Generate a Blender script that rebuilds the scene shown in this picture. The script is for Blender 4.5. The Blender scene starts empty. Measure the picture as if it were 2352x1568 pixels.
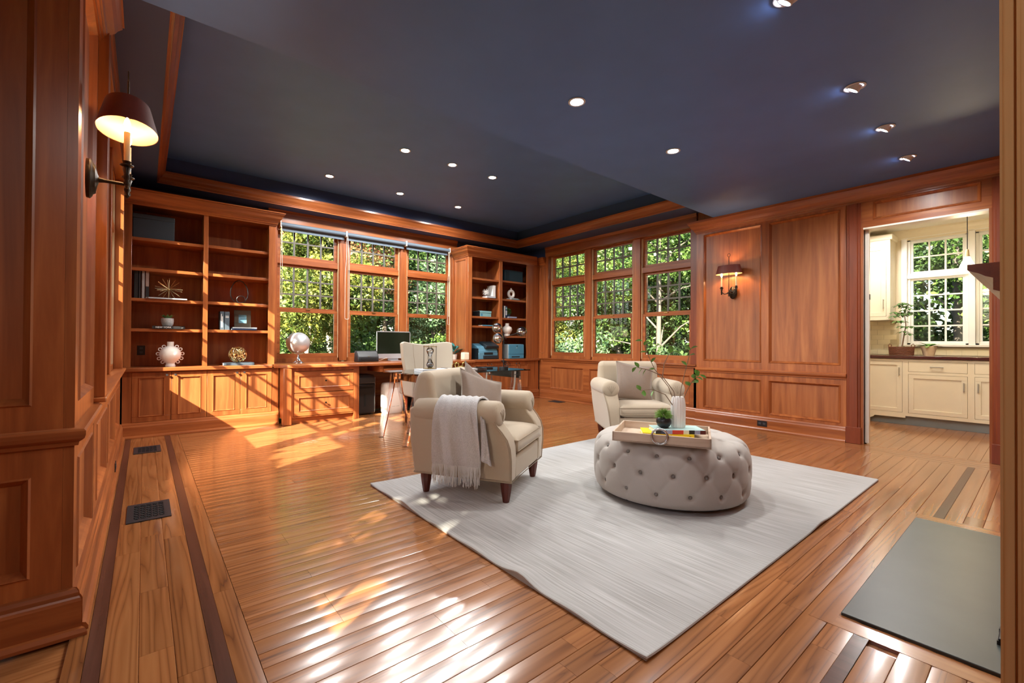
import bpy, bmesh, math, random
import numpy as np
from mathutils import Vector, Matrix, Euler
random.seed(7); rng = np.random.default_rng(11)
scene = bpy.context.scene
COL = scene.collection
PI = math.pi

# ------------------------------------------------------------------ camera
W_, H_ = 2352.0, 1568.0
YAW, PITCH, ROLL, FPX, CX, CY = 0.682102, 0.007357, 0.005875, 1019.17, 1158.54, 778.91
cam_d = bpy.data.cameras.new('camera'); cam = bpy.data.objects.new('camera', cam_d); COL.objects.link(cam)
_f = Vector((math.sin(YAW)*math.cos(PITCH), math.cos(YAW)*math.cos(PITCH), math.sin(PITCH)))
_r = Vector((math.cos(YAW), -math.sin(YAW), 0)); _u = _r.cross(_f)
_r2 = _r*math.cos(ROLL)+_u*math.sin(ROLL); _u2 = -_r*math.sin(ROLL)+_u*math.cos(ROLL)
M = Matrix((( _r2.x,_u2.x,-_f.x,0),(_r2.y,_u2.y,-_f.y,0),(_r2.z,_u2.z,-_f.z,1.10),(0,0,0,1)))
cam.matrix_world = M
cam_d.sensor_width = 36.0; cam_d.lens = FPX/W_*36.0
cam_d.shift_x = (W_/2-CX)/W_; cam_d.shift_y = (CY-H_/2)/W_
cam_d.clip_start = 0.02; cam_d.clip_end = 300
scene.camera = cam

# ------------------------------------------------------------------ world, sun, exposure
SUN = Vector((1.6, 1.0, -1.25)).normalized()
world = bpy.data.worlds.new('world'); scene.world = world; world.use_nodes = True
nt = world.node_tree; nt.nodes.clear()
out = nt.nodes.new('ShaderNodeOutputWorld'); bg = nt.nodes.new('ShaderNodeBackground'); sky = nt.nodes.new('ShaderNodeTexSky')
sky.sky_type = 'NISHITA'; sky.sun_disc = False; sky.sun_elevation = math.asin(-SUN.z)
sky.sun_rotation = math.atan2(-SUN.x, -SUN.y); sky.air_density = 1.0; sky.dust_density = 2.0
nt.links.new(sky.outputs[0], bg.inputs[0]); nt.links.new(bg.outputs[0], out.inputs[0])
bg.inputs[1].default_value = 0.55
sun_d = bpy.data.lights.new('sun', 'SUN'); sun_d.energy = 32.0; sun_d.angle = math.radians(0.6); sun_d.color = (1.0, 0.90, 0.74)
sun = bpy.data.objects.new('sun', sun_d); COL.objects.link(sun)
sun.rotation_euler = SUN.to_track_quat('-Z', 'Y').to_euler(); sun.location = (-8, -5, 8)
vs = scene.view_settings
vs.view_transform = 'Standard'; vs.look = 'None'; vs.gamma = 1.0; vs.use_curve_mapping = False
vs.exposure = 1.28
scene.cycles.max_bounces = 10; scene.cycles.diffuse_bounces = 5; scene.cycles.glossy_bounces = 4
scene.cycles.transmission_bounces = 8; scene.cycles.transparent_max_bounces = 24
scene.cycles.sample_clamp_indirect = 8.0; scene.cycles.caustics_reflective = False; scene.cycles.caustics_refractive = False
scene.cycles.use_denoising = True

# ------------------------------------------------------------------ materials
def lin(r, g, b):
    f = lambda c: (c/255/12.92) if c/255 <= 0.04045 else ((c/255+0.055)/1.055)**2.4
    return (f(r), f(g), f(b), 1.0)
MATS = {}
def newmat(name):
    m = bpy.data.materials.new(name); m.use_nodes = True
    n = m.node_tree; b = n.nodes['Principled BSDF']; MATS[name] = m
    return m, n, b
def flat(name, rgb, rough=0.5, metal=0.0, spec=0.5, noise=0.0, nscale=40, bump=0.0, emit=None, estr=0.0, coat=0.0, sheen=0.0, stretch=(1,1,1), rnd=0.0):
    """plain surface with optional fine procedural mottling and relief"""
    m, n, b = newmat(name); c = lin(*rgb)
    b.inputs['Base Color'].default_value = c; b.inputs['Roughness'].default_value = rough
    b.inputs['Metallic'].default_value = metal; b.inputs['Specular IOR Level'].default_value = spec
    b.inputs['Coat Weight'].default_value = coat; b.inputs['Sheen Weight'].default_value = sheen
    if emit: b.inputs['Emission Color'].default_value = (*emit, 1); b.inputs['Emission Strength'].default_value = estr
    if noise or bump:
        tc = n.nodes.new('ShaderNodeTexCoord'); mp = n.nodes.new('ShaderNodeMapping'); tx = n.nodes.new('ShaderNodeTexNoise')
        mp.inputs['Scale'].default_value = stretch
        n.links.new(tc.outputs['Object'], mp.inputs[0]); n.links.new(mp.outputs[0], tx.inputs[0])
        tx.inputs['Scale'].default_value = nscale; tx.inputs['Detail'].default_value = 5
        if noise:
            rp = n.nodes.new('ShaderNodeValToRGB')
            rp.color_ramp.elements[0].position = 0.3; rp.color_ramp.elements[1].position = 0.7
            rp.color_ramp.elements[0].color = (*[x*(1-noise) for x in c[:3]], 1); rp.color_ramp.elements[1].color = (*[min(1, x*(1+noise)) for x in c[:3]], 1)
            n.links.new(tx.outputs[0], rp.inputs[0]); n.links.new(rp.outputs[0], b.inputs['Base Color'])
        if bump:
            bp = n.nodes.new('ShaderNodeBump'); bp.inputs['Strength'].default_value = bump; bp.inputs['Distance'].default_value = 0.004
            n.links.new(tx.outputs[0], bp.inputs['Height']); n.links.new(bp.outputs[0], b.inputs['Normal'])
    return m
def wood(name, c0, c1, c2, axis='z', scale=1.0, rough=0.3, contrast=1.0, rings=0.0, rnd=0.25, bump=0.05, coat=0.0):
    """procedural timber: grain stretched along one axis, per-piece tone from the object's random value"""
    m, n, b = newmat(name); L = n.links
    tc = n.nodes.new('ShaderNodeTexCoord'); oi = n.nodes.new('ShaderNodeObjectInfo'); add = n.nodes.new('ShaderNodeVectorMath'); add.operation = 'MULTIPLY_ADD'
    cmb = n.nodes.new('ShaderNodeCombineXYZ')
    for i in range(3): L.new(oi.outputs['Random'], cmb.inputs[i])
    L.new(cmb.outputs[0], add.inputs[0]); add.inputs[1].default_value = (17.3, 31.7, 23.1); L.new(tc.outputs['Object'], add.inputs[2])
    mp = n.nodes.new('ShaderNodeMapping'); a, t = 1.1*scale, 16*scale
    mp.inputs['Scale'].default_value = {'x': (a, t, t), 'y': (t, a, t), 'z': (t, t, a)}[axis]
    L.new(add.outputs[0], mp.inputs[0])
    n1 = n.nodes.new('ShaderNodeTexNoise'); n1.inputs['Scale'].default_value = 1.0; n1.inputs['Detail'].default_value = 6; n1.inputs['Roughness'].default_value = 0.6; n1.inputs['Distortion'].default_value = 0.4
    L.new(mp.outputs[0], n1.inputs[0])
    fac = n1.outputs[0]
    if rings:
        mp2 = n.nodes.new('ShaderNodeMapping'); mp2.inputs['Scale'].default_value = {'x': (0.34, 9, 9), 'y': (9, 0.34, 9), 'z': (9, 9, 0.34)}[axis]
        L.new(add.outputs[0], mp2.inputs[0])
        n2 = n.nodes.new('ShaderNodeTexNoise'); n2.inputs['Scale'].default_value = 0.9; n2.inputs['Detail'].default_value = 2.5; L.new(mp2.outputs[0], n2.inputs[0])
        mu = n.nodes.new('ShaderNodeMath'); mu.operation = 'MULTIPLY'; mu.inputs[1].default_value = 24; L.new(n2.outputs[0], mu.inputs[0])
        fr = n.nodes.new('ShaderNodeMath'); fr.operation = 'PINGPONG'; fr.inputs[1].default_value = 1.0; L.new(mu.outputs[0], fr.inputs[0])
        pw = n.nodes.new('ShaderNodeMath'); pw.operation = 'POWER'; pw.inputs[1].default_value = 0.45; L.new(fr.outputs[0], pw.inputs[0])
        mx = n.nodes.new('ShaderNodeMix'); mx.inputs[0].default_value = rings; L.new(fac, mx.inputs[2]); L.new(pw.outputs[0], mx.inputs[3]); fac = mx.outputs[0]
    rp = n.nodes.new('ShaderNodeValToRGB'); e = rp.color_ramp.elements
    e[0].position = 0.5-0.28/contrast; e[1].position = 0.5+0.26/contrast
    e[0].color = lin(*c0); e[1].color = lin(*c2); k = e.new(0.5); k.color = lin(*c1)
    L.new(fac, rp.inputs[0])
    hs = n.nodes.new('ShaderNodeHueSaturation'); mr = n.nodes.new('ShaderNodeMapRange')
    mr.inputs[3].default_value = 1-rnd; mr.inputs[4].default_value = 1+rnd; L.new(oi.outputs['Random'], mr.inputs[0]); L.new(mr.outputs[0], hs.inputs['Value'])
    L.new(rp.outputs[0], hs.inputs['Color']); L.new(hs.outputs[0], b.inputs['Base Color'])
    b.inputs['Roughness'].default_value = rough; b.inputs['Coat Weight'].default_value = coat; b.inputs['Coat Roughness'].default_value = 0.12
    if bump:
        bp = n.nodes.new('ShaderNodeBump'); bp.inputs['Strength'].default_value = bump; bp.inputs['Distance'].default_value = 0.002
        L.new(fac, bp.inputs['Height']); L.new(bp.outputs[0], b.inputs['Normal'])
    return m
CH = ((116, 60, 30), (151, 84, 44), (177, 107, 58))
for ax in 'xyz': wood('cherry_'+ax, *CH, axis=ax, rough=0.28, rnd=0.10, contrast=1.15)
wood('cherry_panel', (119, 64, 34), (155, 90, 49), (179, 113, 64), axis='z', scale=0.8, rough=0.33, rnd=0.10, contrast=1.1)
wood('cherry_dark', (98, 44, 24), (124, 58, 32), (140, 70, 40), axis='z', rough=0.3, rnd=0.06)
OAK = ((90, 52, 26), (142, 90, 50), (162, 108, 64))
for ax in 'xy': wood('oak_'+ax, *OAK, axis=ax, rough=0.24, rings=0.38, rnd=0.13, contrast=1.0, bump=0.06, coat=0.55)
wood('walnut_inlay', (62, 38, 28), (84, 52, 40), (98, 62, 48), axis='y', rough=0.25, rnd=0.05)
wood('mahogany', (60, 22, 14), (84, 32, 20), (104, 44, 26), axis='z', rough=0.25, rnd=0.05)
wood('maple', (180, 130, 76), (206, 160, 104), (222, 182, 128), axis='z', rough=0.35, rnd=0.05)  # lightened golden wood: the light on the near casing is put into its colour
wood('tray_wood', (176, 150, 126), (200, 178, 156), (214, 196, 178), axis='x', rough=0.5, rnd=0.06)
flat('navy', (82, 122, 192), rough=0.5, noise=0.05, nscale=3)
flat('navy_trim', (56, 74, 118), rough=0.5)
flat('white_paint', (226, 221, 208), rough=0.4)
flat('cream_paint', (222, 212, 188), rough=0.4, noise=0.02, nscale=6)
flat('window_white', (235, 236, 232), rough=0.35)
flat('muntin', (96, 92, 84), rough=0.45)
flat('liner', (214, 190, 150), rough=0.4)
flat('tile', (226, 214, 178), rough=0.25, noise=0.03, nscale=9)
flat('grout', (196, 184, 150), rough=0.8)
flat('counter_dark', (70, 30, 28), rough=0.15, noise=0.15, nscale=30)
flat('steel', (196, 196, 196), rough=0.25, metal=1.0)
flat('chrome', (225, 228, 232), rough=0.06, metal=1.0)
flat('brushed', (178, 172, 160), rough=0.35, metal=1.0)
flat('knob_steel', (150, 158, 166), rough=0.3, metal=1.0)
flat('bronze', (58, 50, 42), rough=0.38, metal=0.85, noise=0.2, nscale=60)
flat('brass', (176, 150, 92), rough=0.35, metal=1.0)
flat('gold_dark', (150, 128, 74), rough=0.4, metal=1.0)
flat('goldwire', (226, 208, 160), rough=0.22, metal=1.0)
flat('black_metal', (26, 27, 30), rough=0.4, metal=0.4)
flat('black_plastic', (30, 31, 34), rough=0.35)
flat('graphite', (62, 64, 68), rough=0.4)
flat('black_box', (34, 42, 50), rough=0.6, noise=0.1, nscale=80)
flat('vent_metal', (66, 72, 78), rough=0.42, metal=0.7)
flat('vent_dark', (12, 10, 9), rough=0.8)
flat('slate', (58, 64, 62), rough=0.38, noise=0.12, nscale=5)
flat('shade_red', (112, 50, 38), rough=0.5, noise=0.06, nscale=60)
flat('shade_in', (112, 90, 58), rough=0.6)
flat('candle', (226, 206, 160), rough=0.5)
flat('ceramic', (224, 218, 210), rough=0.6, noise=0.03, nscale=90, bump=0.05)
flat('ceramic_gloss', (238, 236, 232), rough=0.25)
flat('fabric_beige', (176, 161, 139), rough=0.9, noise=0.05, nscale=420, bump=0.12, sheen=0.3)
flat('piping', (156, 141, 120), rough=0.9)
flat('linen', (178, 172, 165), rough=0.9, noise=0.05, nscale=500, bump=0.12, sheen=0.2)
flat('linen_button', (126, 122, 118), rough=0.9)
flat('linen_white', (172, 163, 148), rough=0.9, noise=0.04, nscale=400, bump=0.1)
flat('pillow', (122, 102, 86), rough=0.5, noise=0.10, nscale=60, stretch=(1, 1, 6), bump=0.12, sheen=0.5)
flat('pillow_edge', (150, 140, 128), rough=0.8)
flat('throw', (190, 190, 190), rough=1.0, noise=0.14, nscale=160, bump=0.9, sheen=0.3)
flat('fringe', (204, 204, 202), rough=1.0)
flat('paper', (240, 240, 238), rough=0.7)
flat('stone_pot', (166, 168, 168), rough=0.8, noise=0.18, nscale=60, bump=0.4)
flat('black_pot', (22, 23, 26), rough=0.35)
flat('clay_pot', (214, 190, 160), rough=0.8, noise=0.05, nscale=20)
flat('soil', (60, 44, 32), rough=1.0)
flat('wicker', (112, 64, 38), rough=0.6, noise=0.2, nscale=60)
flat('screen', (10, 26, 18), rough=0.12, spec=0.6)
flat('alu', (196, 200, 206), rough=0.35, metal=0.6)
flat('brushed_pale', (200, 202, 206), rough=0.3, metal=0.55, noise=0.06, nscale=8)
flat('candle_wax', (240, 232, 206), rough=0.6)
flat('printer_blue', (92, 142, 166), rough=0.4)
flat('printer_teal', (70, 134, 164), rough=0.4)
flat('printer_dark', (34, 44, 50), rough=0.4)
flat('printer_grey', (132, 140, 142), rough=0.5)
flat('navy_box', (20, 48, 60), rough=0.55)
flat('teal_box', (120, 168, 172), rough=0.5)
flat('cover_black', (28, 28, 30), rough=0.5)
flat('cover_white', (226, 226, 222), rough=0.6)
flat('cover_grey', (150, 150, 150), rough=0.6)
flat('cover_silver', (186, 192, 200), rough=0.5)
flat('cover_taupe', (150, 128, 118), rough=0.6)
flat('cover_slate', (70, 84, 96), rough=0.5)
flat('cover_navy', (36, 52, 84), rough=0.5)
flat('cover_yellow', (236, 204, 24), rough=0.5)
flat('cover_aqua', (176, 208, 204), rough=0.5)
flat('cover_red', (196, 62, 46), rough=0.5)
flat('cover_maroon', (92, 34, 30), rough=0.5)
flat('cover_blueish', (150, 160, 190), rough=0.5)
flat('teal_leaf', (40, 118, 116), rough=0.4, noise=0.2, nscale=20)
flat('succulent', (84, 124, 62), rough=0.5, noise=0.15, nscale=30)
flat('grass_green', (110, 146, 52), rough=0.6, noise=0.2, nscale=40)
flat('leaf_bright', (96, 150, 54), rough=0.5, noise=0.15, nscale=30)
flat('twig', (124, 100, 82), rough=0.8)
flat('blind', (92, 108, 122), rough=0.6)
flat('cord', (214, 208, 198), rough=0.6)
flat('bulb', (255, 240, 210), emit=(1.0, 0.78, 0.48), estr=8)
flat('led', (255, 255, 255), emit=(0.92, 0.96, 1.0), estr=30)
flat('led_trim', (206, 210, 220), rough=0.3)
flat('pendant_glow', (255, 244, 220), rough=0.3, emit=(1.0, 0.80, 0.48), estr=3.2)
flat('ink_white', (232, 232, 232), rough=0.6)
flat('ink_dark', (96, 84, 20), rough=0.6)
flat('photo_blue', (98, 140, 158), rough=0.3, noise=0.5, nscale=18)
flat('frame_bronze', (96, 88, 76), rough=0.35, metal=0.6)
flat('firebrick', (60, 50, 44), rough=0.9, noise=0.2, nscale=20)
flat('stone_surround', (86, 92, 90), rough=0.3, noise=0.1, nscale=6)
flat('siding', (232, 232, 228), rough=0.7)
flat('roof_grey', (110, 114, 120), rough=0.8)
flat('dark_glass', (40, 52, 60), rough=0.1)
def rugmat():
    m, n, b = newmat('rug'); L = n.links
    tc = n.nodes.new('ShaderNodeTexCoord'); mp = n.nodes.new('ShaderNodeMapping'); mp.inputs['Scale'].default_value = (95, 2.2, 1)
    mp.inputs['Rotation'].default_value = (0, 0, 0)
    L.new(tc.outputs['Object'], mp.inputs[0]); t = n.nodes.new('ShaderNodeTexNoise'); t.inputs['Scale'].default_value = 1; t.inputs['Detail'].default_value = 4; L.new(mp.outputs[0], t.inputs[0])
    t2 = n.nodes.new('ShaderNodeTexNoise'); t2.inputs['Scale'].default_value = 1.6; t2.inputs['Detail'].default_value = 3; L.new(tc.outputs['Object'], t2.inputs[0])
    mx = n.nodes.new('ShaderNodeMix'); mx.inputs[0].default_value = 0.3; L.new(t.outputs[0], mx.inputs[2]); L.new(t2.outputs[0], mx.inputs[3])
    rp = n.nodes.new('ShaderNodeValToRGB'); e = rp.color_ramp.elements; e[0].position = .33; e[1].position = .64; e[0].color = lin(142, 141, 137); e[1].color = lin(186, 186, 185)
    L.new(mx.outputs[0], rp.inputs[0]); L.new(rp.outputs[0], b.inputs['Base Color']); b.inputs['Roughness'].default_value = 0.85; b.inputs['Sheen Weight'].default_value = 0.3
    bp = n.nodes.new('ShaderNodeBump'); bp.inputs['Strength'].default_value = 0.5; bp.inputs['Distance'].default_value = 0.004; L.new(t.outputs[0], bp.inputs['Height']); L.new(bp.outputs[0], b.inputs['Normal'])
rugmat()
flat('rug_binding', (170, 168, 164), rough=0.9, noise=0.05, nscale=200)
def glassmat(name, tint=(1, 1, 1), refl=1.0, rough=0.0, add=0.0):
    """thin clear sheet: transparent with a Fresnel reflection"""
    m = bpy.data.materials.new(name); m.use_nodes = True; n = m.node_tree; n.nodes.clear(); L = n.links; MATS[name] = m
    o = n.nodes.new('ShaderNodeOutputMaterial'); mx = n.nodes.new('ShaderNodeMixShader'); tr = n.nodes.new('ShaderNodeBsdfTransparent'); gl = n.nodes.new('ShaderNodeBsdfGlossy'); fr = n.nodes.new('ShaderNodeFresnel')
    tr.inputs[0].default_value = (*tint, 1); gl.inputs['Roughness'].default_value = rough; fr.inputs[0].default_value = 1.45
    mu = n.nodes.new('ShaderNodeMath'); mu.operation = 'MULTIPLY_ADD'; mu.inputs[1].default_value = refl; mu.inputs[2].default_value = add; mu.use_clamp = True; L.new(fr.outputs[0], mu.inputs[0])
    L.new(mu.outputs[0], mx.inputs[0]); L.new(tr.outputs[0], mx.inputs[1]); L.new(gl.outputs[0], mx.inputs[2]); L.new(mx.outputs[0], o.inputs[0])
glassmat('pane_glass', (0.96, 0.97, 0.96), 0.6)
glassmat('table_glass', (0.72, 0.84, 0.86), 1.3)
glassmat('acrylic', (0.93, 0.92, 0.93), 1.6, 0.03)
glassmat('bubble', (0.93, 0.95, 0.97), 1.6, 0.0, 0.22)
def leafmat(name, a, b_, tr=0.35):
    m, n, b = newmat(name); L = n.links
    tc = n.nodes.new('ShaderNodeTexCoord'); t = n.nodes.new('ShaderNodeTexNoise'); t.inputs['Scale'].default_value = 2.2; t.inputs['Detail'].default_value = 6; L.new(tc.outputs['Object'], t.inputs[0])
    rp = n.nodes.new('ShaderNodeValToRGB'); e = rp.color_ramp.elements; e[0].position = .38; e[1].position = .62; e[0].color = lin(*a); e[1].color = lin(*b_); L.new(t.outputs[0], rp.inputs[0])
    L.new(rp.outputs[0], b.inputs['Base Color']); b.inputs['Roughness'].default_value = 0.55; b.inputs['Specular IOR Level'].default_value = 0.3
    tl = n.nodes.new('ShaderNodeBsdfTranslucent'); mx = n.nodes.new('ShaderNodeMixShader'); mx.inputs[0].default_value = tr
    L.new(rp.outputs[0], tl.inputs[0]); o = n.nodes['Material Output']; L.new(b.outputs[0], mx.inputs[1]); L.new(tl.outputs[0], mx.inputs[2]); L.new(mx.outputs[0], o.inputs[0])
leafmat('leaf_green', (34, 58, 22), (80, 104, 44)); leafmat('leaf_yellow', (56, 76, 28), (120, 122, 52)); leafmat('leaf_dark', (26, 44, 24), (60, 80, 42))
leafmat('leaf_red', (98, 48, 34), (128, 106, 64)); leafmat('leaf_pine', (44, 72, 46), (96, 120, 84))
flat('bark_white', (124, 114, 98), rough=0.9, noise=0.15, nscale=12); flat('bark', (70, 62, 52), rough=0.9, noise=0.2, nscale=12); flat('bark_pale', (66, 60, 52), rough=0.9, noise=0.15, nscale=12)
flat('lawn', (62, 80, 36), rough=0.95, noise=0.25, nscale=6)

# ------------------------------------------------------------------ mesh helpers
class MB:
    """collects vertices and faces of one mesh"""
    def __init__(s): s.v = []; s.f = []
    def add(s, vs, fs, xf=None):
        o = len(s.v)
        s.v += [tuple(xf(*p)) if xf else tuple(p) for p in vs]; s.f += [tuple(i+o for i in f) for f in fs]; return s
    def box(s, x0, x1, y0, y1, z0, z1, xf=None):
        v = [(x0,y0,z0),(x1,y0,z0),(x1,y1,z0),(x0,y1,z0),(x0,y0,z1),(x1,y0,z1),(x1,y1,z1),(x0,y1,z1)]
        return s.add(v, [(0,3,2,1),(4,5,6,7),(0,1,5,4),(1,2,6,5),(2,3,7,6),(3,0,4,7)], xf)
    def prism(s, poly, a0, a1, axis='x', xf=None):
        """polygon (p,q) extruded along an axis: x -> (a,p,q); y -> (p,a,q); z -> (p,q,a)"""
        n = len(poly); mk = {'x': lambda p, q, a: (a, p, q), 'y': lambda p, q, a: (p, a, q), 'z': lambda p, q, a: (p, q, a)}[axis]
        v = [mk(p, q, a0) for p, q in poly]+[mk(p, q, a1) for p, q in poly]
        f = [tuple(range(n)), tuple(range(2*n-1, n-1, -1))]+[(i, (i+1) % n, n+(i+1) % n, n+i) for i in range(n)]
        return s.add(v, f, xf)
    def lathe(s, prof, seg=32, c=(0,0,0), sx=1, sy=1, cap=True, xf=None):
        v = []; f = []; n = len(prof)
        for r, z in prof:
            for k in range(seg):
                a = 2*PI*k/seg; v.append((c[0]+sx*r*math.cos(a), c[1]+sy*r*math.sin(a), c[2]+z))
        for i in range(n-1):
            for k in range(seg): f.append((i*seg+k, i*seg+(k+1) % seg, (i+1)*seg+(k+1) % seg, (i+1)*seg+k))
        if cap:
            if prof[0][0] > 1e-6: f.append(tuple(range(seg-1, -1, -1)))
            if prof[-1][0] > 1e-6: f.append(tuple(range((n-1)*seg, n*seg)))
        return s.add(v, f, xf)
    def tube(s, pts, r, seg=8, xf=None, closed=False):
        pts = [Vector(p) for p in pts]; n = len(pts); rs = r if isinstance(r, (list, tuple)) else [r]*n
        v = []; f = []; up = Vector((0,0,1)); prev = None
        for i, p in enumerate(pts):
            a = pts[(i-1) % n] if (i > 0 or closed) else p; b = pts[(i+1) % n] if (i < n-1 or closed) else p
            d = (b-a).normalized()
            if prev is None:
                ref = up if abs(d.dot(up)) < 0.95 else Vector((1,0,0)); x = d.cross(ref).normalized()
            else:
                x = (prev-d*prev.dot(d)); x = x.normalized() if x.length > 1e-6 else d.orthogonal().normalized()
            prev = x; y = d.cross(x)
            for k in range(seg):
                t = 2*PI*k/seg; q = p+(x*math.cos(t)+y*math.sin(t))*rs[i]; v.append(tuple(q))
        m = n if closed else n-1
        for i in range(m):
            for k in range(seg): f.append((i*seg+k, i*seg+(k+1) % seg, ((i+1) % n)*seg+(k+1) % seg, ((i+1) % n)*seg+k))
        if not closed: f.append(tuple(range(seg-1, -1, -1))); f.append(tuple(range((n-1)*seg, n*seg)))
        return s.add(v, f, xf)
    def sphere(s, c, r, seg=20, ring=12, sx=1, sy=1, sz=1):
        pr = [(r*math.sin(PI*i/ring), -r*sz*math.cos(PI*i/ring)) for i in range(ring+1)]
        pr[0] = (r*0.02, pr[0][1]); pr[-1] = (r*0.02, pr[-1][1])
        return s.lathe(pr, seg, c, sx, sy)
    def build(s, name, mat, parent=None, smooth=False, bevel=0.0, bseg=2, autosmooth=None, recalc=True, subd=0):
        me = bpy.data.meshes.new(name); me.from_pydata(s.v, [], s.f)
        if recalc:
            bm = bmesh.new(); bm.from_mesh(me); bmesh.ops.recalc_face_normals(bm, faces=bm.faces); bm.to_mesh(me); bm.free()
        me.materials.append(MATS[mat]); o = bpy.data.objects.new(name, me); COL.objects.link(o); o.parent = parent
        if bevel:
            md = o.modifiers.new('bevel', 'BEVEL'); md.width = bevel; md.segments = bseg; md.limit_method = 'ANGLE'; md.angle_limit = math.radians(40)
        if subd:
            md = o.modifiers.new('subd', 'SUBSURF'); md.levels = subd; md.render_levels = subd
        if smooth or bevel or subd:
            for p in me.polygons: p.use_smooth = True
            if smooth and not subd: _sharp(me, 50 if autosmooth is None else autosmooth)
            elif bevel: _sharp(me, 35)
        return o
def _sharp(me, deg):
    try: me.set_sharp_from_angle(angle=math.radians(deg))
    except Exception: pass
def tag(o, label=None, cat=None, group=None, kind=None):
    if label: o['label'] = label
    if cat: o['category'] = cat
    if group: o['group'] = group
    if kind: o['kind'] = kind
    return o
def empty(name, loc=(0,0,0), rz=0.0):
    o = bpy.data.objects.new(name, None); COL.objects.link(o); o.location = loc; o.rotation_euler = (0,0,rz); o.empty_display_size = 0.05; return o
def thing(name, label, cat, loc=(0,0,0), rz=0.0, group=None): return tag(empty(name, loc, rz), label, cat, group)
def struct(name, loc=(0,0,0)): return tag(empty(name, loc), kind='structure')
def copytree(o, parent=None):
    c = o.copy(); COL.objects.link(c); c.parent = parent
    for ch in list(o.children): copytree(ch, c)
    return c
def dup_mesh(o, name, parent, loc=None):
    c = o.copy(); c.name = name; COL.objects.link(c); c.parent = parent
    if loc is not None: c.location = loc
    return c
# wall frames: (u along wall, v up, w out into the room) -> world
XR, XRW, XL, YB = 6.17, 6.20, -0.20, 7.0
def m_right(u, v, w): return (XR-w, u, v)
def m_rwin(u, v, w): return (XRW-w, u, v)
def m_left(u, v, w): return (XL+w, u, v)
def m_back(u, v, w): return (u, YB-w, v)
YP = 2.32
def m_pil(u, v, w): return (u, YP-w, v)
def mbox(mb, M_, u0, u1, v0, v1, w0, w1):
    p = [(u0,v0,w0),(u1,v0,w0),(u1,v1,w0),(u0,v1,w0),(u0,v0,w1),(u1,v0,w1),(u1,v1,w1),(u0,v1,w1)]
    return mb.add([M_(*q) for q in p], [(0,3,2,1),(4,5,6,7),(0,1,5,4),(1,2,6,5),(2,3,7,6),(3,0,4,7)])
def mprof(mb, M_, prof, u0, u1, m0=0.0, m1=0.0):
    """moulding profile [(w,v)...] swept along the wall; m0/m1 mitre the ends outward by w"""
    n = len(prof); a = [M_(u0-m0*w, v, w) for w, v in prof]; b = [M_(u1+m1*w, v, w) for w, v in prof]
    return mb.add(a+b, [tuple(range(n)), tuple(range(2*n-1, n-1, -1))]+[(i, (i+1) % n, n+(i+1) % n, n+i) for i in range(n)])
def frame_holes(mb, M_, u0, u1, v0, v1, w0, w1, holes):
    us = sorted({u0, u1, *[h[0] for h in holes], *[h[1] for h in holes]}); vs_ = sorted({v0, v1, *[h[2] for h in holes], *[h[3] for h in holes]})
    for j in range(len(vs_)-1):
        run = None
        for i in range(len(us)-1):
            cu, cv = (us[i]+us[i+1])/2, (vs_[j]+vs_[j+1])/2
            solid = not any(h[0] < cu < h[1] and h[2] < cv < h[3] for h in holes)
            if solid and run is None: run = us[i]
            if not solid and run is not None: mbox(mb, M_, run, us[i], vs_[j], vs_[j+1], w0, w1); run = None
        if run is not None: mbox(mb, M_, run, us[-1], vs_[j], vs_[j+1], w0, w1)
def panel(M_, u0, u1, v0, v1, parent, depth=0.024, mat='cherry_panel', mould=0.026, name='panel', wtop=0.0):
    """a sunk panel with its bead moulding"""
    p = mbox(MB(), M_, u0-.01, u1+.01, v0-.01, v1+.01, wtop-depth-.006, wtop-depth).build(name, mat, parent)
    mb = MB(); m = mould; d0, d1 = wtop-depth-.001, wtop+.006
    pr = lambda a, b, c, d: mb.add([M_(*q) for q in (a, b, c, d)], [(0,1,2,3)])
    O = [(u0-.004,v0-.004),(u1+.004,v0-.004),(u1+.004,v1+.004),(u0-.004,v1+.004)]; A = [(u0+.003,v0+.003),(u1-.003,v0+.003),(u1-.003,v1-.003),(u0+.003,v1-.003)]
    B = [(u0+m,v0+m),(u1-m,v0+m),(u1-m,v1-m),(u0+m,v1-m)]
    for i in range(4):
        j = (i+1) % 4
        pr((*O[i],wtop-.001),(*O[j],wtop-.001),(*A[j],d1),(*A[i],d1)); pr((*A[i],d1),(*A[j],d1),((A[j][0]+B[j][0])/2,(A[j][1]+B[j][1])/2,d1-.014),((A[i][0]+B[i][0])/2,(A[i][1]+B[i][1])/2,d1-.014))
        pr(((A[i][0]+B[i][0])/2,(A[i][1]+B[i][1])/2,d1-.014),((A[j][0]+B[j][0])/2,(A[j][1]+B[j][1])/2,d1-.014),(*B[j],d0),(*B[i],d0))
    mb.build('panel_moulding', 'cherry_z', p, recalc=False)
    return p

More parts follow.
